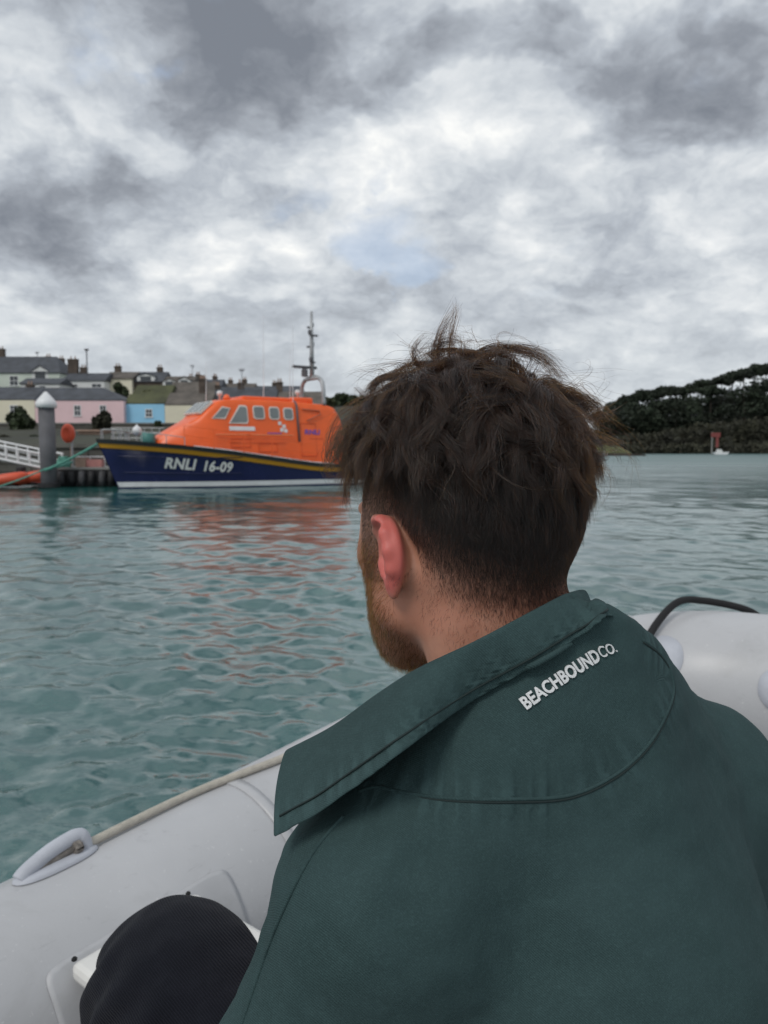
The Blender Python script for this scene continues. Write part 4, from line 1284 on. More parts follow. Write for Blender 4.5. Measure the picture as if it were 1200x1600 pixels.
Z0 = CAM_H
YAW = R(35)                        # the body faces away to the left
FW = np.array([-math.sin(YAW), math.cos(YAW), 0]); RT = np.array([math.cos(YAW), math.sin(YAW), 0]); UP = np.array([0, 0, 1.])
SHL = np.array([.002, .515, Z0 - .325]); SHR = np.array([.310, .712, Z0 - .332])
MID = (SHL + SHR) / 2
def body(f=0., u=0., r=0.):
    """a point from the middle of the shoulders: forward, up, to his right"""
    return MID + FW * f + UP * u + RT * r
# head frame
HYAW = R(30); HPIT = R(7); HROLL = R(-2)
Rz = Matrix.Rotation(HYAW, 3, 'Z') @ Matrix.Rotation(-HPIT, 3, 'X') @ Matrix.Rotation(HROLL, 3, 'Y')
HR = np.array(Rz)                  # columns: his right, forward, up
HC = np.array([.0665, .612, Z0 - .0695])
HS = 1.0
def hp(x, y, z):
    return HC + HR @ (np.array([x, y, z], float) * HS)
def to_head(P):
    return ((P - HC) @ HR) / HS

HIPL, HIPR = MID + RT * -.09 + UP * -.50 - FW * .03, MID + RT * .09 + UP * -.50 - FW * .03
KNL = np.array([-.272, .905, Z0 - .692]); KNR = KNL + RT * .26 + FW * .02 + UP * -.02
FTL = np.array([-.24, .86, .40]) + FW * .02; FTR = FTL + RT * .24
ELL = SHL + np.array([-.125, .010, -.26]); ELR = SHR + RT * .13 + UP * -.27 + FW * .02
HAL = ELL + FW * .20 + RT * .16 + UP * -.02; HAR = ELR + FW * .22 - RT * .12 + UP * -.02

NB = np.array([.128, .592, Z0 - .215])     # base of the neck
def neck_core(Fd, grow=0.):
    Fd.cone(hp(0, -.020, -.03), NB, .0565 + grow, .060 + grow, .02)

xs = axis(-.50, .50, [(-.06, .22, .0024), (-.045, .03, .0014)]); ys = axis(.28, 1.20, [(.46, .76, .0026), (.53, .64, .0016)]); zs = axis(.30, Z0 + .10, [(Z0 - .24, Z0 + .10, .0024), (Z0 - .15, Z0 - .045, .0015)])
Bd = Field(xs, ys, zs)
# torso, arms, legs (clothed, so only a sound core)
Bd.ell(body(.02, -.16), (.125, .125, .20), None, .03)
Bd.cone(SHL + RT * .02 + UP * .0, SHR - RT * .02, .046, .046, .05)
Bd.cone(body(.0, .03), body(.0, -.05), .06, .10, .05)
Bd.cone(body(.015, -.15), (HIPL + HIPR) / 2, .115, .12, .05)
for sh, el, ha in ((SHL, ELL, HAL), (SHR, ELR, HAR)):
    Bd.cone(sh, el, .044, .036, .03); Bd.cone(el, ha, .035, .024, .02)
    d = (ha - el) / np.linalg.norm(ha - el); sd_ = np.cross(d, UP)
    Bd.ell(ha + d * .05, (.040, .040, .022), None, .012)
    for i, l in enumerate((.062, .072, .068, .054)):
        a = ha + d * .075 + sd_ * (-.030 + .020 * i); m_ = a + d * l * .55 - UP * .012; Bd.cone(a, m_, .009, .0085, .004); Bd.cone(m_, m_ + d * l * .35 - UP * .026, .0085, .007, .003)
    t0 = ha + d * .03 + sd_ * .034; Bd.cone(t0, t0 + d * .035 + sd_ * .02 - UP * .01, .011, .009, .008)
for hi, kn, ft in ((HIPL, KNL, FTL), (HIPR, KNR, FTR)):
    Bd.cone(hi, kn, .075, .055, .04); Bd.cone(kn, ft, .052, .036, .02); Bd.cone(ft, ft + FW * .17 - UP * .03, .036, .03, .02)
# neck and head
neck_core(Bd)
Bd.cone(hp(-.035, -.02, -.075), NB - RT * .055 - UP * .03, .020, .030, .03)       # trapezius, left and right
Bd.cone(hp(.035, -.02, -.075), NB + RT * .055 - UP * .03, .020, .030, .03)
Bd.cone(hp(-.052, -.012, -.028), NB + FW * .05 - RT * .02, .015, .013, .02)   # sternomastoid
Bd.cone(hp(.052, -.012, -.028), NB + FW * .05 + RT * .02, .015, .013, .02)
Bd.ell(hp(0, -.014, .045), np.array((.0765, .096, .080)) * HS, HR, .01)
Bd.ell(hp(0, -.046, .012), np.array((.064, .058, .066)) * HS, HR, .02)       # occiput
Bd.ell(hp(0, .040, -.005), np.array((.0715, .056, .085)) * HS, HR, .02)
Bd.ell(hp(0, .045, -.060), np.array((.062, .046, .050)) * HS, HR, .02)
for sx in (-1, 1):
    Bd.cone(hp(sx * .059, .014, -.052), hp(sx * .028, .064, -.094), .019, .021, .022)   # jaw
    Bd.cone(hp(sx * .060, .020, -.010), hp(sx * .058, .012, -.055), .012, .015, .02)    # ramus
    Bd.ell(hp(sx * .050, .062, -.012), (.013, .016, .012), HR, .015)                    # cheekbone
    Bd.ell(hp(sx * .031, .094, .014), (.015, .012, .010), HR, .008, 'sub')
    Bd.ell(hp(sx * .031, .084, .014), (.0125, .0125, .0115), HR, .002)                  # eyeball under the lid
    Bd.cone(hp(sx * .014, .096, .030), hp(sx * .048, .080, .030), .008, .006, .01)      # brow
    Bd.ell(hp(sx * .010, .112, -.030), (.009, .010, .008), HR, .006)
    # ear: shallow shell leaning out and back, rim, lobe, hollow
    e0 = np.array([sx * .0715, -.008, -.010])
    er = HR @ np.array(Matrix.Rotation(sx * R(11), 3, 'Z') @ Matrix.Rotation(R(-10), 3, 'X'))
    def ep(o, y, z, e0=e0, er=er, sx=sx):
        return hp(*e0) + er @ (np.array([sx * o, y, z]) * HS * .84)
    Bd.ell(ep(.008, -.010, .004), (.0085, .0185, .027), er, .006)
    Bd.ell(ep(.002, -.001, -.002), (.010, .013, .020), er, .010)
    rim = [(.004, .014, .012), (.010, .012, .026), (.0135, .001, .0345), (.0150, -.013, .0310), (.0160, -.022, .018), (.0155, -.0240, .002), (.0135, -.0195, -.014), (.0110, -.011, -.024)]
    for a, b in zip(rim[:-1], rim[1:]):
        Bd.cone(ep(*a), ep(*b), .0043, .0043, .004)
    Bd.ell(ep(.0095, -.004, -.0285), (.0048, .0085, .0098), er, .006)
    Bd.ell(ep(.0195, -.003, .002), (.0105, .0115, .018), er, .004, 'sub')
    Bd.ell(ep(.0175, -.006, .021), (.0068, .0125, .0095), er, .003, 'sub')
    Bd.cone(ep(.0125, -.013, -.012), ep(.0135, -.014, .010), .0032, .0036, .004)
    Bd.cone(ep(.0105, .010, -.006), ep(.0115, .008, -.016), .0040, .0030, .004)
Bd.cone(hp(0, .096, .006), hp(0, .099, -.030), .007, .0100, .010)
Bd.cone(hp(-.020, .092, -.062), hp(.020, .092, -.062), .007, .007, .008); Bd.cone(hp(-.017, .090, -.074), hp(.017, .090, -.074), .008, .008, .006)
Bd.ell(hp(0, .078, -.096), (.020, .018, .017), HR, .02)
BV, BF = Bd.mesh()
BV = smooth_mesh(BV, BF, 2, .5)

# ---- skin material driven by what grows where
HLc = to_head(BV)
def zone_full(y):      # lower edge of the thick hair
    s = np.clip((-y + .02) / .115, 0, 1)
    return .082 - .095 * s
def zone_bot(y):       # lower edge of the clipped hair
    s = np.clip((-y + .0) / .09, 0, 1)
    return .018 - .112 * s ** .75
x, y, z = HLc.T
inhead = (z > -.16)
hairline_front = .062 - .35 * np.clip(.06 - z, -1, .08) * 0 
top = np.clip((z - zone_full(y)) / .018 + .5, 0, 1) * np.clip((.070 - y) / .01, 0, 1)
fade = np.clip((z - zone_bot(y)) / (zone_full(y) - zone_bot(y)), 0, 1) * np.clip((.052 - y) / .012, 0, 1)
ear_l = np.clip(1 - np.sqrt(((np.abs(x) - .088) / .017) ** 2 + ((y + .016) / .030) ** 2 + ((z + .006) / .042) ** 2), 0, 1)
ear = np.clip(ear_l * 3.0, 0, 1)
behind = np.clip(1 - np.sqrt(((y + .018) / .014) ** 2 + ((z + .02) / .042) ** 2), 0, 1) * (np.abs(x) > .04)
fade = fade * (1 - ear) * (1 - np.clip(behind * 2.2, 0, 1))
def beard_amt(x, y, z):
    side = np.clip((y - (-.006 + .42 * np.clip(-z - .065, 0, .06))) / .014, 0, 1)
    hi = np.clip((.010 - z) / .02, 0, 1)
    lo = np.clip((z + .128) / .012, 0, 1)
    cheek = np.clip((.066 + .9 * np.clip(-z - .02, 0, .05) - y) / .016, 0, 1)
    lowface = np.clip((-.045 - z) / .015, 0, 1)
    return side * hi * lo * np.clip(cheek + lowface, 0, 1)
beard = beard_amt(x, y, z) * (1 - ear)
sideb = np.clip((.034 - np.abs(y - .022)) / .012, 0, 1) * np.clip((z + .02) / .02, 0, 1) * np.clip((.075 - z) / .02, 0, 1) * (1 - ear)
body_o = mesh("person", BV, BF)
def put_attr(me, name, arr):
    at_ = me.attributes.new(name, 'FLOAT', 'POINT'); at_.data.foreach_set('value', np.asarray(arr, np.float32))
put_attr(body_o, 'hair_amt', np.where(inhead, np.maximum(top, 0), 0))
put_attr(body_o, 'fade_amt', np.where(inhead, np.maximum(fade, sideb * .9), 0))
put_attr(body_o, 'beard_amt', np.where(inhead, beard, 0))
put_attr(body_o, 'ear_amt', np.where(inhead, ear, 0))
ms = bpy.data.materials.new("skin"); ms.use_nodes = True
k = NG(ms.node_tree); p = ms.node_tree.nodes['Principled BSDF']
def attr(k, n):
    nd = k.n('ShaderNodeAttribute'); nd.attribute_name = n; return nd.outputs['Fac']
oc = k.n('ShaderNodeTexCoord').outputs['Object']
blot = k.noise(oc, 28., 5, .6); fin = k.noise(oc, 420., 3, .6)
sk = k.mix(k.mapr(blot, .35, .68), (.46, .205, .135), (.55, .275, .19))
sk = k.mix(attr(k, 'ear_amt'), sk, (.60, .145, .12))
sk = k.mix(k.m('MULTIPLY', attr(k, 'fade_amt'), .72), sk, (.110, .070, .050))
sk = k.mix(k.m('MULTIPLY', attr(k, 'beard_amt'), .42), sk, (.22, .095, .058))
sk = k.mix(attr(k, 'hair_amt'), sk, (.018, .012, .009))
k.l(sk, p.inputs['Base Color'])
p.inputs['Roughness'].default_value = .52
p.inputs['Subsurface Weight'].default_value = .18
p.inputs['Subsurface Radius'].default_value = (.012, .004, .002)
p.inputs['Subsurface Scale'].default_value = .35
bn = k.n('ShaderNodeBump'); bn.inputs['Strength'].default_value = .18; bn.inputs['Distance'].default_value = .001
k.l(k.m('ADD', fin, k.m('MULTIPLY', blot, .6)), bn.inputs['Height']); k.l(bn.outputs[0], p.inputs['Normal'])
MAN = link("person", body_o, ms, smooth=True)
tag(MAN, "man with tousled brown hair in a dark green shirt, seen from behind", "person")

# ------------------------------------------------------------------ shirt
xs = axis(-.30, .56, [(-.16, .42, .0048)]); ys = axis(.30, .98, [(.36, .80, .0048)]); zs = axis(Z0 - .80, Z0 - .08, [(Z0 - .46, Z0 - .08, .0046)])
Sh = Field(xs, ys, zs)
Sh.ell(body(.005, -.17), (.185, .155, .23), np.stack([RT, FW, UP], 1), .04)
Sh.cone(body(.0, -.10), body(.0, -.46), .145, .150, .05)
Sh.cone(SHL + RT * .012, SHR - RT * .012, .062, .062, .07)
Sh.cone(NB + UP * .075 - FW * .004, body(-.02, -.07), .076, .135, .05)
Sh.cone(NB + UP * .010 + RT * .058, SHR + UP * .002, .067, .062, .05)
Sh.cone(NB + UP * .012 - RT * .035, SHL + UP * .006, .066, .062, .05)
for sh, el, ha in ((SHL, ELL, HAL), (SHR, ELR, HAR)):
    Sh.cone(sh, el, .068, .064, .045); Sh.cone(el, ha - (ha - el) * .15, .060, .048, .03)
# the neckline: everything above the collar's fold is cut away
def ctrl(lst): return np.array([at(a, b, d) for a, b, d in lst])
upper = ctrl([(447, 1172, .575), (520, 1134, .560), (590, 1084, .540), (650, 1046, .525), (740, 1003, .512), (830, 956, .515), (890, 926, .540), (917, 921, .585), (905, 935, .640), (850, 965, .700), (760, 1010, .740), (680, 1050, .750)])
_c = upper.mean(0); _n = np.linalg.svd(upper - _c)[2][2]; _n = _n * np.sign(_n[2])
_pr = at(946, 970, .60); _nr = RT * .45 + UP * .89
_all = tuple(slice(0, n_) for n_ in Sh.d.shape)
for i0 in range(0, Sh.d.shape[0], 20):
    sl = (slice(i0, i0 + 20), slice(None), slice(None))
    Pp = Sh.pts((slice(i0, min(i0 + 20, Sh.d.shape[0])), slice(0, Sh.d.shape[1]), slice(0, Sh.d.shape[2])))
    Sh.d[sl] = np.maximum(Sh.d[sl], ((Pp - _c) @ _n + .016).astype(np.float32))
    Sh.d[sl] = np.maximum(Sh.d[sl], ((Pp - _pr) @ _nr).astype(np.float32))
SV, SF = Sh.mesh()
SV = smooth_mesh(SV, SF, 9, .5)
# cloth folds: broad soft drags
def vnoise(P, f, seed):
    r_ = np.random.default_rng(seed); out = np.zeros(len(P))
    for _ in range(7):
        d = r_.normal(size=3); d /= np.linalg.norm(d); out += np.sin(P @ d * f * r_.uniform(.6, 1.5) * 2 * math.pi + r_.uniform(0, 6.28))
    return out / 7
me_s = mesh("shirt", SV, SF)
no = np.zeros(len(SV) * 3, np.float32); me_s.vertices.foreach_get('normal', no); no = no.reshape(-1, 3)
Q = np.stack([(SV - MID) @ RT, (SV - MID) @ FW, (SV - MID) @ UP], 1)
fold = .0060 * vnoise(Q * np.array([1.4, 1, .8]), 5.5, 2) + .0026 * vnoise(Q * np.array([1.6, 1, .7]), 13., 4) + .0012 * vnoise(Q * np.array([1.2, 1, 1.2]), 27., 6)
# longer creases pulled across the back, each a soft ridge between two points of the cloth
_b0 = BVHTree.FromPolygons([tuple(v) for v in SV], [tuple(int(i) for i in f) for f in SF])
def _cast(px, py):
    h = _b0.ray_cast(Vector((0, 0, CAM_H)), Vector(ray(px, py)).normalized())[0]
    return None if h is None else np.array(h)
for (a, b), amp, wd in ((((640, 1270), (560, 1430)), .0035, .013), (((560, 1300), (500, 1450)), -.0030, .010), (((1010, 1270), (1150, 1230)), .0030, .012), (((985, 1330), (1170, 1330)), -.0022, .016),
                        (((720, 1330), (650, 1560)), .0026, .017), (((930, 1380), (1010, 1590)), .0026, .018), (((800, 1300), (860, 1560)), -.0024, .020), (((1070, 1110), (1160, 1210)), .0022, .009), (((700, 1180), (860, 1190)), .0016, .012), (((480, 1420), (450, 1590)), .0035, .010), (((1080, 1420), (1190, 1560)), .003, .014)):
    p_, q_ = _cast(*a), _cast(*b)
    if p_ is None or q_ is None: continue
    ba = q_ - p_; tt_ = np.clip(((SV - p_) @ ba) / (ba @ ba), 0, 1)
    dd_ = np.linalg.norm(SV - p_ - tt_[:, None] * ba, axis=1)
    fold += amp * np.exp(-(dd_ / wd) ** 2) * np.sin(math.pi * (.1 + .8 * tt_))
SV2 = SV + no * fold[:, None]
me_s.vertices.foreach_set('co', SV2.astype(np.float32).ravel()); me_s.update()
shirt_bvh = BVHTree.FromPolygons([tuple(v) for v in SV2], [tuple(int(i) for i in f) for f in SF])
def on_shirt(px, py, lift=.0):
    r = Vector(ray(px, py)).normalized()
    h, n, i, dd = shirt_bvh.ray_cast(Vector((0, 0, CAM_H)), r)
    if h is None: return None, None
    if n.dot(r) > 0: n = -n
    return np.array(h + n * lift), np.array(n)

def cloth_mat(name, c0, c1, rib=None):
    m = bpy.data.materials.new(name); m.use_nodes = True
    k = NG(m.node_tree); p = m.node_tree.nodes['Principled BSDF']
    oc = k.n('ShaderNodeTexCoord').outputs['Object']
    n1 = k.noise(oc, 9., 5, .6); n2 = k.noise(oc, 90., 4, .65); n3 = k.noise(oc, 700., 2, .6)
    wvn = k.n('ShaderNodeTexWave', wave_type='BANDS', bands_direction='DIAGONAL'); wvn.inputs['Scale'].default_value = 300.; wvn.inputs['Distortion'].default_value = 2.0; wvn.inputs['Detail'].default_value = 2
    k.l(oc, wvn.inputs['Vector']); wv0 = wvn.outputs[1]
    col = k.mix(k.mapr(n1, .3, .7), c0, c1)
    col = k.mix(k.m('MULTIPLY', k.mapr(n2, .45, .75), .16), col, tuple(q * 1.7 for q in c1))
    col = k.mix(k.m('MULTIPLY', k.mapr(n3, .45, .7), .30), col, tuple(q * 1.6 for q in c1))
    col = k.mix(k.m('MULTIPLY', k.mapr(wv0, .3, .8), .16), col, tuple(q * .55 for q in c0))
    seam_w = attr(k, 'seam')
    st_ = attr(k, 'pucker')
    pk = k.m('MULTIPLY_ADD', k.m('SINE', k.m('ADD', k.m('MULTIPLY', st_, 430.), k.m('MULTIPLY', k.m('SINE', k.m('MULTIPLY', st_, 97.)), 1.6))), .30, k.m('MULTIPLY_ADD', k.m('SINE', k.m('MULTIPLY', st_, 251.)), .20, .5))
    lightc = tuple(q * 1.55 for q in c1)
    col = k.mix(k.m('MULTIPLY', k.m('MULTIPLY', seam_w, k.mapr(pk, .45, .8)), .38), col, lightc)  # paler colour on the pucker crests close to the seam
    k.l(col, p.inputs['Base Color'])
    p.inputs['Roughness'].default_value = .88
    p.inputs['Specular IOR Level'].default_value = .18
    p.inputs['Sheen Weight'].default_value = .0
    # twill: fine diagonal ridges
    wv = k.n('ShaderNodeTexWave', wave_type='BANDS', bands_direction='DIAGONAL')
    wv.inputs['Scale'].default_value = 300.; wv.inputs['Distortion'].default_value = 1.2; wv.inputs['Detail'].default_value = 2
    k.l(oc, wv.inputs['Vector'])
    h = k.m('ADD', k.m('MULTIPLY', wv.outputs[1], .35), k.m('MULTIPLY', n3, .55))
    h = k.m('ADD', h, k.m('MULTIPLY', k.m('MULTIPLY', pk, seam_w), 3.4))
    h = k.m('ADD', h, k.m('MULTIPLY', k.noise(k.v('MULTIPLY', oc, (1., 1., .6)), 34., 4, .55, .6), 3.0))
    bn = k.n('ShaderNodeBump'); bn.inputs['Strength'].default_value = .55; bn.inputs['Distance'].default_value = .0012
    k.l(h, bn.inputs['Height']); k.l(bn.outputs[0], p.inputs['Normal'])
    return m
M_shirt = cloth_mat("dark_green_twill", (.034, .063, .064), (.042, .076, .078))

# yoke seam, traced on the cloth
yoke_px = [(560, 1236), (590, 1229), (625, 1237), (700, 1247), (800, 1249), (890, 1243), (960, 1212), (1010, 1168), (1040, 1120), (1053, 1080), (1046, 1045), (1028, 1018), (1004, 1000)]
yk = spline(np.array(yoke_px, float), 150)
yoke = np.array([q for q in (on_shirt(a, b, .0)[0] for a, b in yk) if q is not None])
def seam_attrs(me, V, lines, width=.016, freq=260., seed=1):
    dmin = np.full(len(V), 9., np.float32); tt = np.zeros(len(V), np.float32)
    for L in lines:
        arc = np.concatenate([[0], np.cumsum(np.linalg.norm(np.diff(L, axis=0), axis=1))])
        near = np.where(np.min(np.linalg.norm(V[:, None, :] - L[None, ::12], axis=-1), axis=1) < .08)[0]
        D_ = np.linalg.norm(V[near][:, None, :] - L[None], axis=-1)
        j = D_.argmin(1); dd = D_[np.arange(len(near)), j]
        upd = dd < dmin[near]
        dmin[near[upd]] = dd[upd]; tt[near[upd]] = arc[j[upd]]
    r_ = np.random.default_rng(seed)
    w = np.exp(-(dmin / width) ** 2)
    pk = .5 + .28 * np.sin(tt * freq + 1.5 * np.sin(tt * 61.)) + .22 * np.sin(tt * freq * .53 + 2.0 + np.sin(tt * 33.))
    put_attr(me, 'seam', w); put_attr(me, 'pucker', tt)
    return dmin, tt
seam_attrs(me_s, SV2, [yoke])
SHIRT = link("shirt", me_s, M_shirt, MAN, smooth=True)
sub = SHIRT.modifiers.new('sub', 'SUBSURF'); sub.levels = 1; sub.render_levels = 1

def seam_ridge(name, L, n_up, parent, m_, w=.0042, h=.0016):
    """raised seam: a welt on one side falling to the stitched groove on the other"""
    mb = MB(); mb.tube([q + nn * -.0006 for q, nn in zip(L, n_up)], .0016, 6)
    return mb.build(name, m_, parent, True, True)
ykn = [on_shirt(a, b, .0)[1] for a, b in yk]; ykn = [q for q in ykn if q is not None]
seam_ridge("yoke_seam", yoke, ykn, SHIRT, M_shirt)
mb = MB(); mb.tube([q + nn * .0006 + np.array([0, 0, -.0019]) for q, nn in zip(yoke, ykn)], .0009, 5); mb.build("seam_groove", mat("dark_green_thread", (.008, .020, .020), .8, .1), SHIRT, True, True)
M_thread = mat("dark_green_thread", (.010, .026, .026), .8, .1)
def stitches(name, L, N, parent, m_, step=.0032, ln=.0021, r_=.00042):
    arc = np.concatenate([[0], np.cumsum(np.linalg.norm(np.diff(L, axis=0), axis=1))])
    mb = MB(); s = 0.
    while s + ln < arc[-1]:
        a = np.array([np.interp(s, arc, L[:, i]) for i in range(3)]); b = np.array([np.interp(s + ln, arc, L[:, i]) for i in range(3)])
        mb.tube([a, b], r_, 4); s += step
    o = mb.build(name, m_, parent, True); tag(o, kind='stuff'); return o
# drop-shoulder seam of the left sleeve
ss_px = spline(np.array([(520, 1275), (478, 1325), (444, 1385), (415, 1450), (386, 1530), (362, 1600), (345, 1650)], float), 80)
ss = np.array([q for q in (on_shirt(a + 16, b, .0)[0] for a, b in ss_px) if q is not None])
if len(ss) > 8:
    seam_ridge("sleeve_seam", ss, [UP * 0] * len(ss), SHIRT, M_shirt)

# ------------------------------------------------------------------ collar
low_px = [(428, 1309), (500, 1268), (570, 1219), (630, 1174), (735, 1104), (835, 1040), (905, 992), (938, 967)]
lower = []
for i, (a, b) in enumerate(low_px):
    q, n_ = on_shirt(a, b, .007)
    lower.append(q)
print('lower', [None if q is None else np.round(np.linalg.norm(q - np.array([0, 0, CAM_H])), 3) for q in lower])
fall = [.500, .488, .478, .475, .480, .478, .495, .55]
LW = []
for (a, b), q, d in zip(low_px, lower, fall):
    if q is None: LW.append(at(a, b, d))
    else: LW.append(q if a > 640 else at(a, b, min(d, (q[1] * _f[1] + (q[2] - CAM_H) * _f[2]) - .018)))
LW += [np.array(q) for q in ctrl([(930, 985, .64), (880, 1010, .73), (790, 1050, .79), (690, 1090, .80)])]
lower = np.array(LW)
NU = 120
Uc, Lc = spline(upper, NU), spline(lower, NU)
ncen = np.array([.115, .605, 0])
rows_ = []
def inward(P, d):
    v = ncen - P; v[:, 2] = 0; v /= np.linalg.norm(v, axis=1)[:, None]
    return P + v * d
rows_.append(inward(Uc, .010) - UP * .034)      # inside of the stand
rows_.append(inward(Uc, .006) - UP * .014)
rows_.append(inward(Uc, .0030) - UP * .002)
rows_.append(Uc)
out = -(inward(Uc, 1.) - Uc)
for w in np.linspace(.06, 1, 16):
    bul = math.sin(w * math.pi) * .0022 + .003 * math.sqrt(w) * (1 - w)
    rows_.append(Uc * (1 - w) + Lc * w + out * bul + UP * bul * .5)
CV = np.array(rows_)                             # rows x NU x 3
# ripples near the edges, tip turned up a little
tpar = np.linspace(0, 1, NU)
for r_i in range(4, len(rows_)):
    w = (r_i - 4) / 15
    CV[r_i] += out * (.0011 * np.sin(tpar * 120 + 3 * np.sin(tpar * 31)) * w ** 2)[:, None]
CV[:, :6] += 0
nr = len(rows_)
for i in range(4, nr):
    for j in range(NU):
        h_, n_, i_, d_ = shirt_bvh.find_nearest(Vector(CV[i, j]))
        if h_ is None: continue
        c_ = np.array(n_)
        if c_ @ (np.array([0, 0, CAM_H]) - np.array(h_)) < 0 and Uc[j][1] < .62: c_ = -c_
        sd = (CV[i, j] - np.array(h_)) @ c_
        if sd < .0036 and abs(sd) < .03: CV[i, j] = np.array(h_) + c_ * .0036
for _ in range(2):
    CV[5:-1, 1:-1] = .5 * CV[5:-1, 1:-1] + .125 * (CV[4:-2, 1:-1] + CV[6:, 1:-1] + CV[5:-1, :-2] + CV[5:-1, 2:])
cv = CV.reshape(-1, 3)
cf = np.array([(i * NU + j, (i + 1) * NU + j, (i + 1) * NU + j + 1, i * NU + j + 1) for i in range(nr - 1) for j in range(NU - 1)])
me_c = mesh("collar", cv, cf)
stitch_line = CV[-4] * .55 + CV[-3] * .45
seam_attrs(me_c, cv, [stitch_line[:100]], .013, 300., 4)
COLLAR = link("collar", me_c, M_shirt, SHIRT, True, True)
md = COLLAR.modifiers.new('solid', 'SOLIDIFY'); md.thickness = .0022; md.offset = 0
md = COLLAR.modifiers.new('sub', 'SUBSURF'); md.levels = 1; md.render_levels = 2
COLLAR.matrix_parent_inverse = Matrix.Identity(4)
outn = out / np.linalg.norm(out, axis=1)[:, None]
SL_ = (stitch_line + outn * .0020 + UP * .0008)
def smooth_line(L, n): return spline(L[::4], n)
mb = MB(); mb.tube(smooth_line(SL_[2:100], 240), .0008, 5); o = mb.build("stitching", M_thread, SHIRT, True, True)
# curled corner at the collar's open end, hanger loop under the collar
hl = [on_shirt(a, b, .004)[0] for a, b in ((815, 1046), (835, 1038), (862, 1022), (888, 1004))]
hl = [q for q in hl if q is not None]
if len(hl) == 4:
    hl[1] = hl[1] + (np.array([0, 0, CAM_H]) - hl[1]) * .012; hl[2] = hl[2] + (np.array([0, 0, CAM_H]) - hl[2]) * .012
    mb = MB(); L = spline(hl, 30)
    mb.tube(L, .0022, 8); mb.build("hanger_loop", M_shirt, SHIRT, True, True)

# ------------------------------------------------------------------ lettering on the yoke
M_emb = mat("white_embroidery", (.82, .83, .84), .7, .04, 300., .4, 900.)
def shirt_text(txt, quad, off, name, arc=0.):
    """quad: baseline start, baseline end, cap start, cap end as seen on the cloth"""
    v, f = text_arrays(txt, offset=off, spacing=1.02)
    u = (v[:, 0] - v[:, 0].min()) / np.ptp(v[:, 0]); w = v[:, 1] / .73
    b0, b1, c0, c1 = [np.array(q, float) for q in quad]
    V = []
    for a, b in zip(u, w):
        aa = a + .10 * a * (1 - a)
        q = (b0 + (b1 - b0) * aa) * (1 - b) + (c0 + (c1 - c0) * aa) * b
        q = q + np.array([0, 1.]) * arc * 4 * aa * (1 - aa)
        P_, N_ = on_shirt(q[0], q[1], .0012)
        V.append(P_ if P_ is not None else at(q[0], q[1], .5))
    o = link(name, mesh(name, V, f), M_emb, SHIRT, True)
    md = o.modifiers.new('solid', 'SOLIDIFY'); md.thickness = .0012; md.offset = 0
    return o
shirt_text("BEACHBOUND", ((823, 1108), (938, 1030), (810, 1092), (927, 1012)), .032, "back_lettering", -1.5)
shirt_text("CO.", ((939, 1028), (963, 1018), (930, 1010), (956, 1003)), .0, "back_lettering", 0)

# ------------------------------------------------------------------ trousers and shoes
xs = axis(-.46, .46, [(-.46, -.05, .0065)]); ys = axis(.40, 1.20, [(.6, 1.1, .0065)]); zs = axis(.32, Z0 - .44, [(Z0 - .85, Z0 - .44, .0065)])
Tr = Field(xs, ys, zs)
Tr.cone(HIPL, HIPR, .125, .125, .05)
for hi, kn, ft in ((HIPL, KNL, FTL), (HIPR, KNR, FTR)):
    Tr.cone(hi, kn, .107, .094, .05); Tr.cone(kn, ft + UP * .06, .096, .078, .03)
    Tr.ell(kn + UP * .004 - FW * .03, (.098, .098, .09), None, .04)
TV, TF = Tr.mesh(); TV = smooth_mesh(TV, TF, 5, .5)
me_t = mesh("trousers", TV, TF)
no = np.zeros(len(TV) * 3, np.float32); me_t.vertices.foreach_get('normal', no); no = no.reshape(-1, 3)
TV = TV + no * (.0050 * vnoise(TV * np.array([1.2, 1.2, .7]), 8., 8) + .0016 * vnoise(TV, 22., 9))[:, None]
# side pleats down the outside of the left knee
side = (TV - KNL) @ (-RT)
TV = TV + no * (.0085 * np.sin(((TV - KNL) @ FW) * 120. + 1.4 * np.sin(TV[:, 2] * 40.)) * np.clip((side - .02) / .04, 0, 1) * np.exp(-((TV[:, 2] - KNL[2] + .03) / .09) ** 2))[:, None]
me_t.vertices.foreach_set('co', TV.astype(np.float32).ravel()); me_t.update()
# ribs run along the leg: store the distance round it
ang = np.arctan2((TV - KNL) @ UP, (TV - KNL) @ RT)
put_attr(me_t, 'rib', ((TV - KNL) @ RT) * .75 + ((TV - KNL) @ UP) * .55)
mt = bpy.data.materials.new("navy_corduroy"); mt.use_nodes = True
k = NG(mt.node_tree); p = mt.node_tree.nodes['Principled BSDF']
oc = k.n('ShaderNodeTexCoord').outputs['Object']
rb = k.m('SINE', k.m('MULTIPLY', attr(k, 'rib'), 2 * math.pi / .0025))
n1 = k.noise(oc, 40., 5, .6)
rr = k.mapr(rb, -1, 1)
col = k.mix(rr, (.005, .006, .010), (.011, .012, .019))
col = k.mix(k.m('MULTIPLY', k.mapr(n1, .45, .75), .3), col, (.018, .020, .028))
k.l(col, p.inputs['Base Color']); p.inputs['Roughness'].default_value = .85; p.inputs['Specular IOR Level'].default_value = .15; p.inputs['Sheen Weight'].default_value = .05
bn = k.n('ShaderNodeBump'); bn.inputs['Strength'].default_value = .7; bn.inputs['Distance'].default_value = .0012
k.l(k.m('ADD', rr, k.m('MULTIPLY', k.noise(oc, 500., 2, .6), .5)), bn.inputs['Height']); k.l(bn.outputs[0], p.inputs['Normal'])
TROU = link("trousers", me_t, mt, MAN, True, True)
sub = TROU.modifiers.new('sub', 'SUBSURF'); sub.levels = 1; sub.render_levels = 1
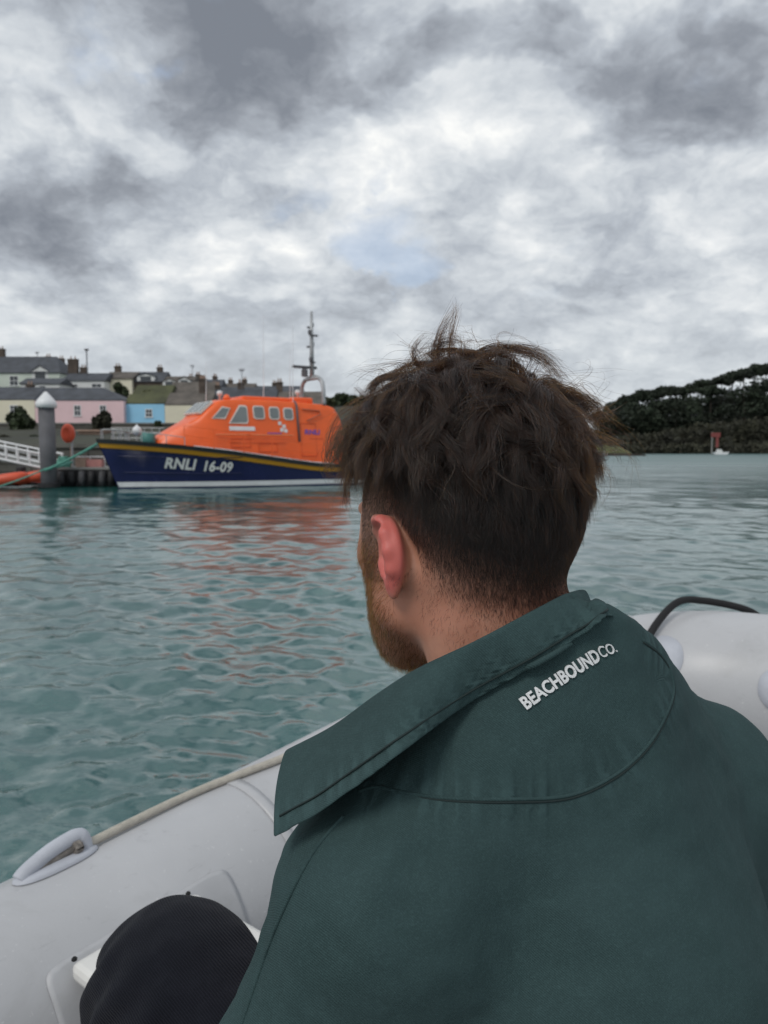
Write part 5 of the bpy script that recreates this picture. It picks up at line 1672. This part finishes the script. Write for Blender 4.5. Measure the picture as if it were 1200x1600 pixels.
for ft in (FTL, FTR):
    mb = MB()
    c = spline([ft - FW * .07 + UP * -.03, ft + UP * -.015, ft + FW * .10 + UP * -.035, ft + FW * .21 + UP * -.05], 16)
    mb.tube(c, list(np.interp(np.linspace(0, 1, 16), [0, .1, .4, .8, 1], [.02, .046, .052, .042, .012])), 14)
    mb.build("shoe", M_dark, MAN, True, True)
# ------------------------------------------------------------------ hair, beard
def curves_obj(name, strands, radii, m_, parent):
    """strands: list of arrays (n_strands, n_pts, 3) in world space; radii the same without the last axis"""
    cu = bpy.data.hair_curves.new(name)
    sizes = np.concatenate([np.full(s.shape[0], s.shape[1], np.int32) for s in strands])
    cu.add_curves([int(q) for q in sizes])
    pos = np.concatenate([s.reshape(-1, 3) for s in strands]).astype(np.float32)
    rad = np.concatenate([r_.reshape(-1) for r_ in radii]).astype(np.float32)
    cu.points.foreach_set('position', pos.ravel())
    at_ = cu.attributes.get('radius') or cu.attributes.new('radius', 'FLOAT', 'POINT')
    at_.data.foreach_set('value', rad)
    cu.materials.append(m_)
    o = bpy.data.objects.new(name, cu); COL.objects.link(o); o.parent = parent
    return o

def hair_mat(name, melanin, red, rough=.34, var=.35):
    m = bpy.data.materials.new(name); m.use_nodes = True
    t = m.node_tree
    for n in list(t.nodes): t.nodes.remove(n)
    k = NG(t)
    h = k.n('ShaderNodeBsdfHairPrincipled'); h.parametrization = 'MELANIN'
    try: h.model = 'CHIANG'
    except Exception: pass
    h.inputs['Melanin'].default_value = melanin
    h.inputs['Melanin Redness'].default_value = red
    h.inputs['Roughness'].default_value = rough
    h.inputs['Radial Roughness'].default_value = .45
    h.inputs['Random Color'].default_value = var
    h.inputs['Random Roughness'].default_value = .3
    k.l(h.outputs[0], k.n('ShaderNodeOutputMaterial').inputs[0])
    return m
M_hair = hair_mat("brown_hair", .84, .18, .36, .30)
M_short = hair_mat("dark_short_hair", .93, .25, .40, .25)
M_beard = hair_mat("ginger_brown_beard", .60, .70, .40, .35)

hr = np.random.default_rng(77)
# sample roots on the head surface
tri = np.concatenate([BF[:, [0, 1, 2]], BF[:, [0, 2, 3]]])
tc_ = to_head(BV[tri].mean(1))
keep = tc_[:, 2] > -.17
tri = tri[keep]
A, Bq, Cq = BV[tri[:, 0]], BV[tri[:, 1]], BV[tri[:, 2]]
area = np.linalg.norm(np.cross(Bq - A, Cq - A), axis=1)
_fn = np.cross(Bq - A, Cq - A); _fn /= np.linalg.norm(_fn, axis=1)[:, None] + 1e-12
# outward check against the head centre
_s = np.sign(np.sum(_fn * (A - HC), axis=1)); 
vn = np.zeros_like(BV); np.add.at(vn, tri[:, 0], _fn * area[:, None]); np.add.at(vn, tri[:, 1], _fn * area[:, None]); np.add.at(vn, tri[:, 2], _fn * area[:, None])
vn /= np.linalg.norm(vn, axis=1)[:, None] + 1e-12
if np.mean(_s) < 0: vn = -vn
def roots(n, weight):
    """n points with normals; weight(local xyz) sets the density"""
    cen = to_head((A + Bq + Cq) / 3)
    w = area * np.clip(weight(cen[:, 0], cen[:, 1], cen[:, 2]), 0, None)
    i = hr.choice(len(tri), n, p=w / w.sum())
    u, v = hr.uniform(size=(2, n)); fl = u + v > 1; u[fl], v[fl] = 1 - u[fl], 1 - v[fl]
    P = A[i] + (Bq - A)[i] * u[:, None] + (Cq - A)[i] * v[:, None]
    N = vn[tri[i, 0]] * (1 - u - v)[:, None] + vn[tri[i, 1]] * u[:, None] + vn[tri[i, 2]] * v[:, None]
    N /= np.linalg.norm(N, axis=1)[:, None] + 1e-12
    return to_head(P), N @ HR            # head-local position and normal
def to_world(P): return HC + (P * HS) @ HR.T
E_C = np.array([0, -.014, .045]); E_R = np.array([.0765, .096, .080])
def push_out(P, lift):
    """keep points outside the cranium by lift"""
    q = (P - E_C) / (E_R + lift)
    L = np.linalg.norm(q, axis=-1)
    s = np.where(L < 1, 1 / np.maximum(L, 1e-4), 1.)
    return E_C + (P - E_C) * s[..., None]
def unit(v): return v / (np.linalg.norm(v, axis=-1, keepdims=True) + 1e-12)
def ear_mask(x, y, z):
    e = np.sqrt(((np.abs(x) - .088) / .018) ** 2 + ((y + .018) / .032) ** 2 + ((z + .006) / .045) ** 2)
    return (e > 1.0)
def behind_mask(x, y, z):
    return np.sqrt(((y + .016) / .0125) ** 2 + ((z + .024) / .044) ** 2) > 1.0

CROWN = np.array([.030, -.060, .118])
def flow(P, N, swirl=.55):
    """combed direction on the scalp: out from the crown with a swirl, pulled down by gravity"""
    r_ = P - CROWN
    r_ = r_ - N * np.sum(r_ * N, -1, keepdims=True)
    r_ = unit(r_)
    t = np.cross(N, r_)
    f = unit(r_ + swirl * t)
    return f

# ---- long locks on top
def top_w(x, y, z):
    s = np.clip((-y + .02) / .115, 0, 1)
    lim = .085 - .030 * s
    return np.clip((z - lim + .022) / .03, 0, 1) * (y < .066)
def grow(root, N, d0, length, npts, grav, lift, curl_a, curl_f, curl_p, stiff, flow_k, azi):
    """integrate guide curves in head-local space"""
    n = len(root)
    P = np.zeros((n, npts, 3)); P[:, 0] = root
    d = unit(d0)
    st = (length / (npts - 1))[:, None]
    g_l = HR.T @ np.array([0, 0, -1.])
    for i in range(1, npts):
        t = i / (npts - 1)
        nn = unit((P[:, i - 1] - E_C) / E_R ** 2)
        f = flow(P[:, i - 1], nn)
        ca, sa = np.cos(azi)[:, None], np.sin(azi)[:, None]
        f = f * ca + np.cross(nn, f) * sa
        d = unit(d * stiff[:, None] + f * flow_k[:, None] + g_l * grav[:, None] * (.3 + t))
        side = np.cross(d, nn)
        c = curl_a * math.sin(1) * np.cos(curl_f * t * 6.283 + curl_p)
        d = unit(d + side * c[:, None] + nn * (curl_a * .5 * np.sin(curl_f * t * 6.283 + curl_p * 1.7))[:, None])
        P[:, i] = push_out(P[:, i - 1] + d * st, (lift * (1 - .35 * t))[:, None])
    return P
def fill_locks(G, N, per, spread, clump, jit, npts, len_var=.4, base_r=.000092):
    """strands round each guide: roots scattered, drawn together towards the tip"""
    n = len(G)
    idx = np.repeat(np.arange(n), per)
    m = len(idx)
    t = np.linspace(0, 1, G.shape[1])[None, :, None]
    off = hr.normal(size=(m, 3)) * spread[idx][:, None]
    nn = N[idx]; off = off - nn * np.sum(off * nn, 1, keepdims=True) * .8
    cl = clump[idx][:, None, None]
    S = G[idx] + off[:, None, :] * (1 - cl * t ** .8)
    # flyaway bend that grows with t
    bend = hr.normal(size=(m, 1, 3)) * jit[idx][:, None, None]
    wob = np.sin(t * hr.uniform(4, 11, (m, 1, 1)) + hr.uniform(0, 6.28, (m, 1, 1))) * hr.normal(size=(m, 1, 3)) * .0011
    S = S + bend * t ** 2 + wob * t
    # own length: cut the tip off by resampling
    cut = 1 - hr.uniform(0, len_var, m)
    k = np.linspace(0, 1, npts)[None, :] * cut[:, None] * (G.shape[1] - 1)
    i0 = np.minimum(k.astype(int), G.shape[1] - 2); f = (k - i0)[..., None]
    rows = np.arange(m)[:, None]
    S = S[rows, i0] * (1 - f) + S[rows, i0 + 1] * f
    S = push_out(S, .0012)
    rad = base_r * (1 - .75 * np.linspace(0, 1, npts) ** 2)[None, :] * hr.uniform(.75, 1.25, (m, 1))
    return to_world(S.reshape(-1, 3)).reshape(S.shape), rad

strands, radii = [], []
NL = 400
rp, rn = roots(NL, top_w)
fl = flow(rp, rn)
back = np.clip((-rp[:, 1] - .02) / .07, 0, 1)
azi = hr.normal(.1, .7, NL)
frontl = np.clip((rp[:, 1] + .01) / .06, 0, 1)
hgt = np.clip((rp[:, 2] - .055) / .055, 0, 1)
length = hr.uniform(.018, .044, NL) + .030 * hgt + frontl * .003
lift = hr.uniform(.004, .022, NL) * (1 - .35 * back)
G = grow(rp, rn, rn * hr.uniform(.5, 1.2, (NL, 1)) + fl * .6 + hr.normal(size=(NL, 3)) * .25, length, 16, hr.uniform(.10, .26, NL), lift,
         hr.uniform(.08, .28, NL), hr.uniform(.5, 1.2, NL), hr.uniform(0, 6.28, NL), hr.uniform(.9, 1.3, NL), hr.uniform(.25, .5, NL), azi)
s_, r_ = fill_locks(G, rn, 92, hr.uniform(.0030, .0062, NL), hr.uniform(.30, .80, NL), hr.uniform(.0008, .0045, NL), 14)
strands.append(s_); radii.append(r_)
# loose single hairs over everything
NLo = 380
rp, rn = roots(NLo, top_w); fl = flow(rp, rn)
G = grow(rp, rn, rn * .9 + fl * .6 + hr.normal(size=(NLo, 3)) * .45, hr.uniform(.030, .062, NLo), 16, hr.uniform(.02, .16, NLo), hr.uniform(.010, .034, NLo),
         hr.uniform(.1, .35, NLo), hr.uniform(.5, 1.5, NLo), hr.uniform(0, 6.28, NLo), hr.uniform(1.0, 1.4, NLo), hr.uniform(.15, .4, NLo), hr.normal(0, .9, NLo))
s_, r_ = fill_locks(G, rn, 3, np.full(NLo, .002), np.full(NLo, .2), np.full(NLo, .008), 14, .2, .00008)
strands.append(s_); radii.append(r_)
# tufts the wind lifts: control points measured on the photograph, at the depth of the head
def tuft(pts, n, spread_root, spread_tip, r0=.0001):
    c = spline(ctrl(pts), 16)
    t = np.linspace(0, 1, 16)[None, :, None]
    o = hr.normal(size=(n, 1, 3)) * (spread_root * (1 - t) + spread_tip * t ** 1.5)
    wob = np.sin(t * hr.uniform(3, 9, (n, 1, 1)) + hr.uniform(0, 6.28, (n, 1, 1))) * hr.normal(size=(n, 1, 3)) * .0012 * t
    S = c[None] + o + wob
    cut = 1 - hr.uniform(0, .35, n); k = np.linspace(0, 1, 16)[None, :] * cut[:, None] * 15
    i0 = np.minimum(k.astype(int), 14); f = (k - i0)[..., None]; rows = np.arange(n)[:, None]
    S = S[rows, i0] * (1 - f) + S[rows, i0 + 1] * f
    strands.append(S); radii.append(r0 * (1 - .8 * np.linspace(0, 1, 16) ** 2)[None, :] * hr.uniform(.7, 1.2, (n, 1)))
tuft([(700, 610, .60), (682, 575, .60), (686, 530, .60), (702, 495, .60), (716, 472, .60)], 70, .0020, .0022)
tuft([(712, 610, .60), (704, 560, .60), (706, 525, .60), (714, 490, .60), (712, 470, .60)], 45, .0018, .0022)
tuft([(690, 612, .60), (660, 580, .60), (645, 552, .60), (655, 530, .60), (676, 515, .60)], 50, .0018, .0018)
tuft([(640, 612, .60), (632, 590, .60), (642, 565, .60), (668, 535, .60), (686, 505, .60)], 30, .0015, .0025)
tuft([(672, 600, .60), (684, 572, .60), (672, 556, .60), (664, 548, .60)], 14, .0012, .0012)
tuft([(718, 585, .60), (742, 556, .60), (785, 543, .60), (840, 556, .60), (872, 585, .60), (880, 610, .60)], 110, .0022, .0030)
tuft([(725, 590, .61), (770, 552, .61), (820, 545, .61), (860, 562, .61), (892, 600, .61)], 80, .0025, .0035)
tuft([(860, 600, .57), (900, 612, .57), (930, 628, .57), (936, 650, .57), (926, 668, .57)], 46, .0022, .0018)
tuft([(880, 640, .57), (920, 632, .57), (950, 650, .575), (962, 670, .58)], 40, .0035, .0040)
tuft([(905, 655, .57), (940, 648, .57), (962, 640, .575), (975, 628, .58)], 26, .0035, .0040)
tuft([(905, 670, .58), (940, 680, .58), (960, 690, .58), (975, 690, .58)], 26, .0035, .0045)
tuft([(600, 640, .60), (575, 622, .60), (557, 606, .60), (553, 618, .60)], 16, .0015, .0010)
tuft([(620, 630, .60), (600, 610, .60), (590, 585, .60), (585, 570, .60)], 10, .0015, .0030)
# fringe hanging past the temple
for i in range(26):
    x0, y0 = hr.uniform(560, 640), hr.uniform(615, 690)
    ex, ey = hr.uniform(508, 556), hr.uniform(690, 752)
    dd = hr.uniform(.585, .66)
    mx, my = (x0 + ex) / 2 - hr.uniform(5, 26), (y0 + ey) / 2 - hr.uniform(0, 22)
    cx = ex + hr.uniform(6, 22)
    hk = hr.uniform(6, 20)
    tuft([(x0, y0, dd - .01), (mx, my, dd), (ex, ey - 18, dd), (ex + 4, ey, dd), (cx, ey + hr.uniform(-6, 6), dd), (cx + hk, ey - hk, dd)], 17, .0034, .0022, .000095)
HAIR = curves_obj("hair", strands, radii, M_hair, MAN)
tag(HAIR, "tousled brown hair lifted by the wind")

# ---- combed-down hair at the back and sides
strands, radii = [], []
def back_w(x, y, z):
    return (z > zone_full(y) - .002) * (z < .095) * (y < .058) * ear_mask(x, y, z)
NB_ = 330
rp, rn = roots(NB_, back_w)
g_l = HR.T @ np.array([0, 0, -1.])
dn = unit(g_l - rn * (rn @ g_l)[:, None])
sidew = np.cross(rn, dn)
above = np.clip((rp[:, 2] - zone_full(rp[:, 1])) / .06, 0, 1)
length = .009 + .024 * above + hr.uniform(-.003, .005, NB_)
def grow_down(root, N, length, npts, lift, az, up=.35):
    n = len(root); P = np.zeros((n, npts, 3)); P[:, 0] = root
    dn = unit(g_l - N * (N @ g_l)[:, None]); sd_ = np.cross(N, dn)
    d = unit(dn * np.cos(az)[:, None] + sd_ * np.sin(az)[:, None] + N * up)
    st = (length / (npts - 1))[:, None]
    for i in range(1, npts):
        d = unit(d + g_l * .10 - N * .10 * (i / npts))
        P[:, i] = P[:, i - 1] + d * st
    return P
G = grow_down(rp, rn, length, 10, None, hr.normal(.25, .35, NB_), .45)
s_, r_ = fill_locks(G, rn, 52, hr.uniform(.003, .006, NB_), hr.uniform(.3, .7, NB_), hr.uniform(.0006, .0025, NB_), 9, .35, .0001)
strands.append(s_); radii.append(r_)
HB = curves_obj("back_hair", strands, radii, M_short, MAN)
# ---- clipped fade, nape, sideburn
strands, radii = [], []
def fade_w(x, y, z):
    f = np.clip((z - zone_bot(y) + .004) / (zone_full(y) - zone_bot(y) + .004), 0, 1.0)
    f = f ** .75 * (z < zone_full(y) + .022) * (y < .050) * ear_mask(x, y, z) * behind_mask(x, y, z)
    sb = (np.abs(y - .022) < .026) * (z > -.03) * (z < .075) * .55 * ear_mask(x, y, z)
    return np.maximum(f, sb)
NF = 60000
rp, rn = roots(NF, fade_w)
fr = np.clip((rp[:, 2] - zone_bot(rp[:, 1])) / (zone_full(rp[:, 1]) - zone_bot(rp[:, 1])), 0, 1.2)
G = grow_down(rp, rn, .0016 + .0070 * fr ** 1.6 + hr.uniform(0, .0015, NF), 5, None, hr.normal(.15, .35, NF), .55)
strands.append(to_world(G.reshape(-1, 3)).reshape(G.shape)); radii.append(np.repeat(.000052 * (1 - .7 * np.linspace(0, 1, 5) ** 2)[None], NF, 0))
# fine down on the neck below the fade
def down_w(x, y, z):
    return (z < zone_bot(y) + .004) * (z > zone_bot(y) - .040) * (y < -.02) * 1.0
ND = 1300
rp, rn = roots(ND, down_w)
G = grow_down(rp, rn, hr.uniform(.002, .006, ND), 5, None, hr.normal(-.3, .5, ND), .25)
strands.append(to_world(G.reshape(-1, 3)).reshape(G.shape)); radii.append(np.repeat(.00004 * (1 - .7 * np.linspace(0, 1, 5) ** 2)[None], ND, 0))
curves_obj("clipped_hair", strands, radii, M_short, MAN)
# ---- beard
NBd = 11000
rp, rn = roots(NBd, lambda x, y, z: beard_amt(x, y, z) * ear_mask(x, y, z))
G = grow_down(rp, rn, hr.uniform(.003, .010, NBd), 5, None, hr.normal(-.35, .45, NBd), .55)
curves_obj("beard", [to_world(G.reshape(-1, 3)).reshape(G.shape)], [np.repeat(.000078 * (1 - .7 * np.linspace(0, 1, 5) ** 2)[None], NBd, 0)], M_beard, MAN)
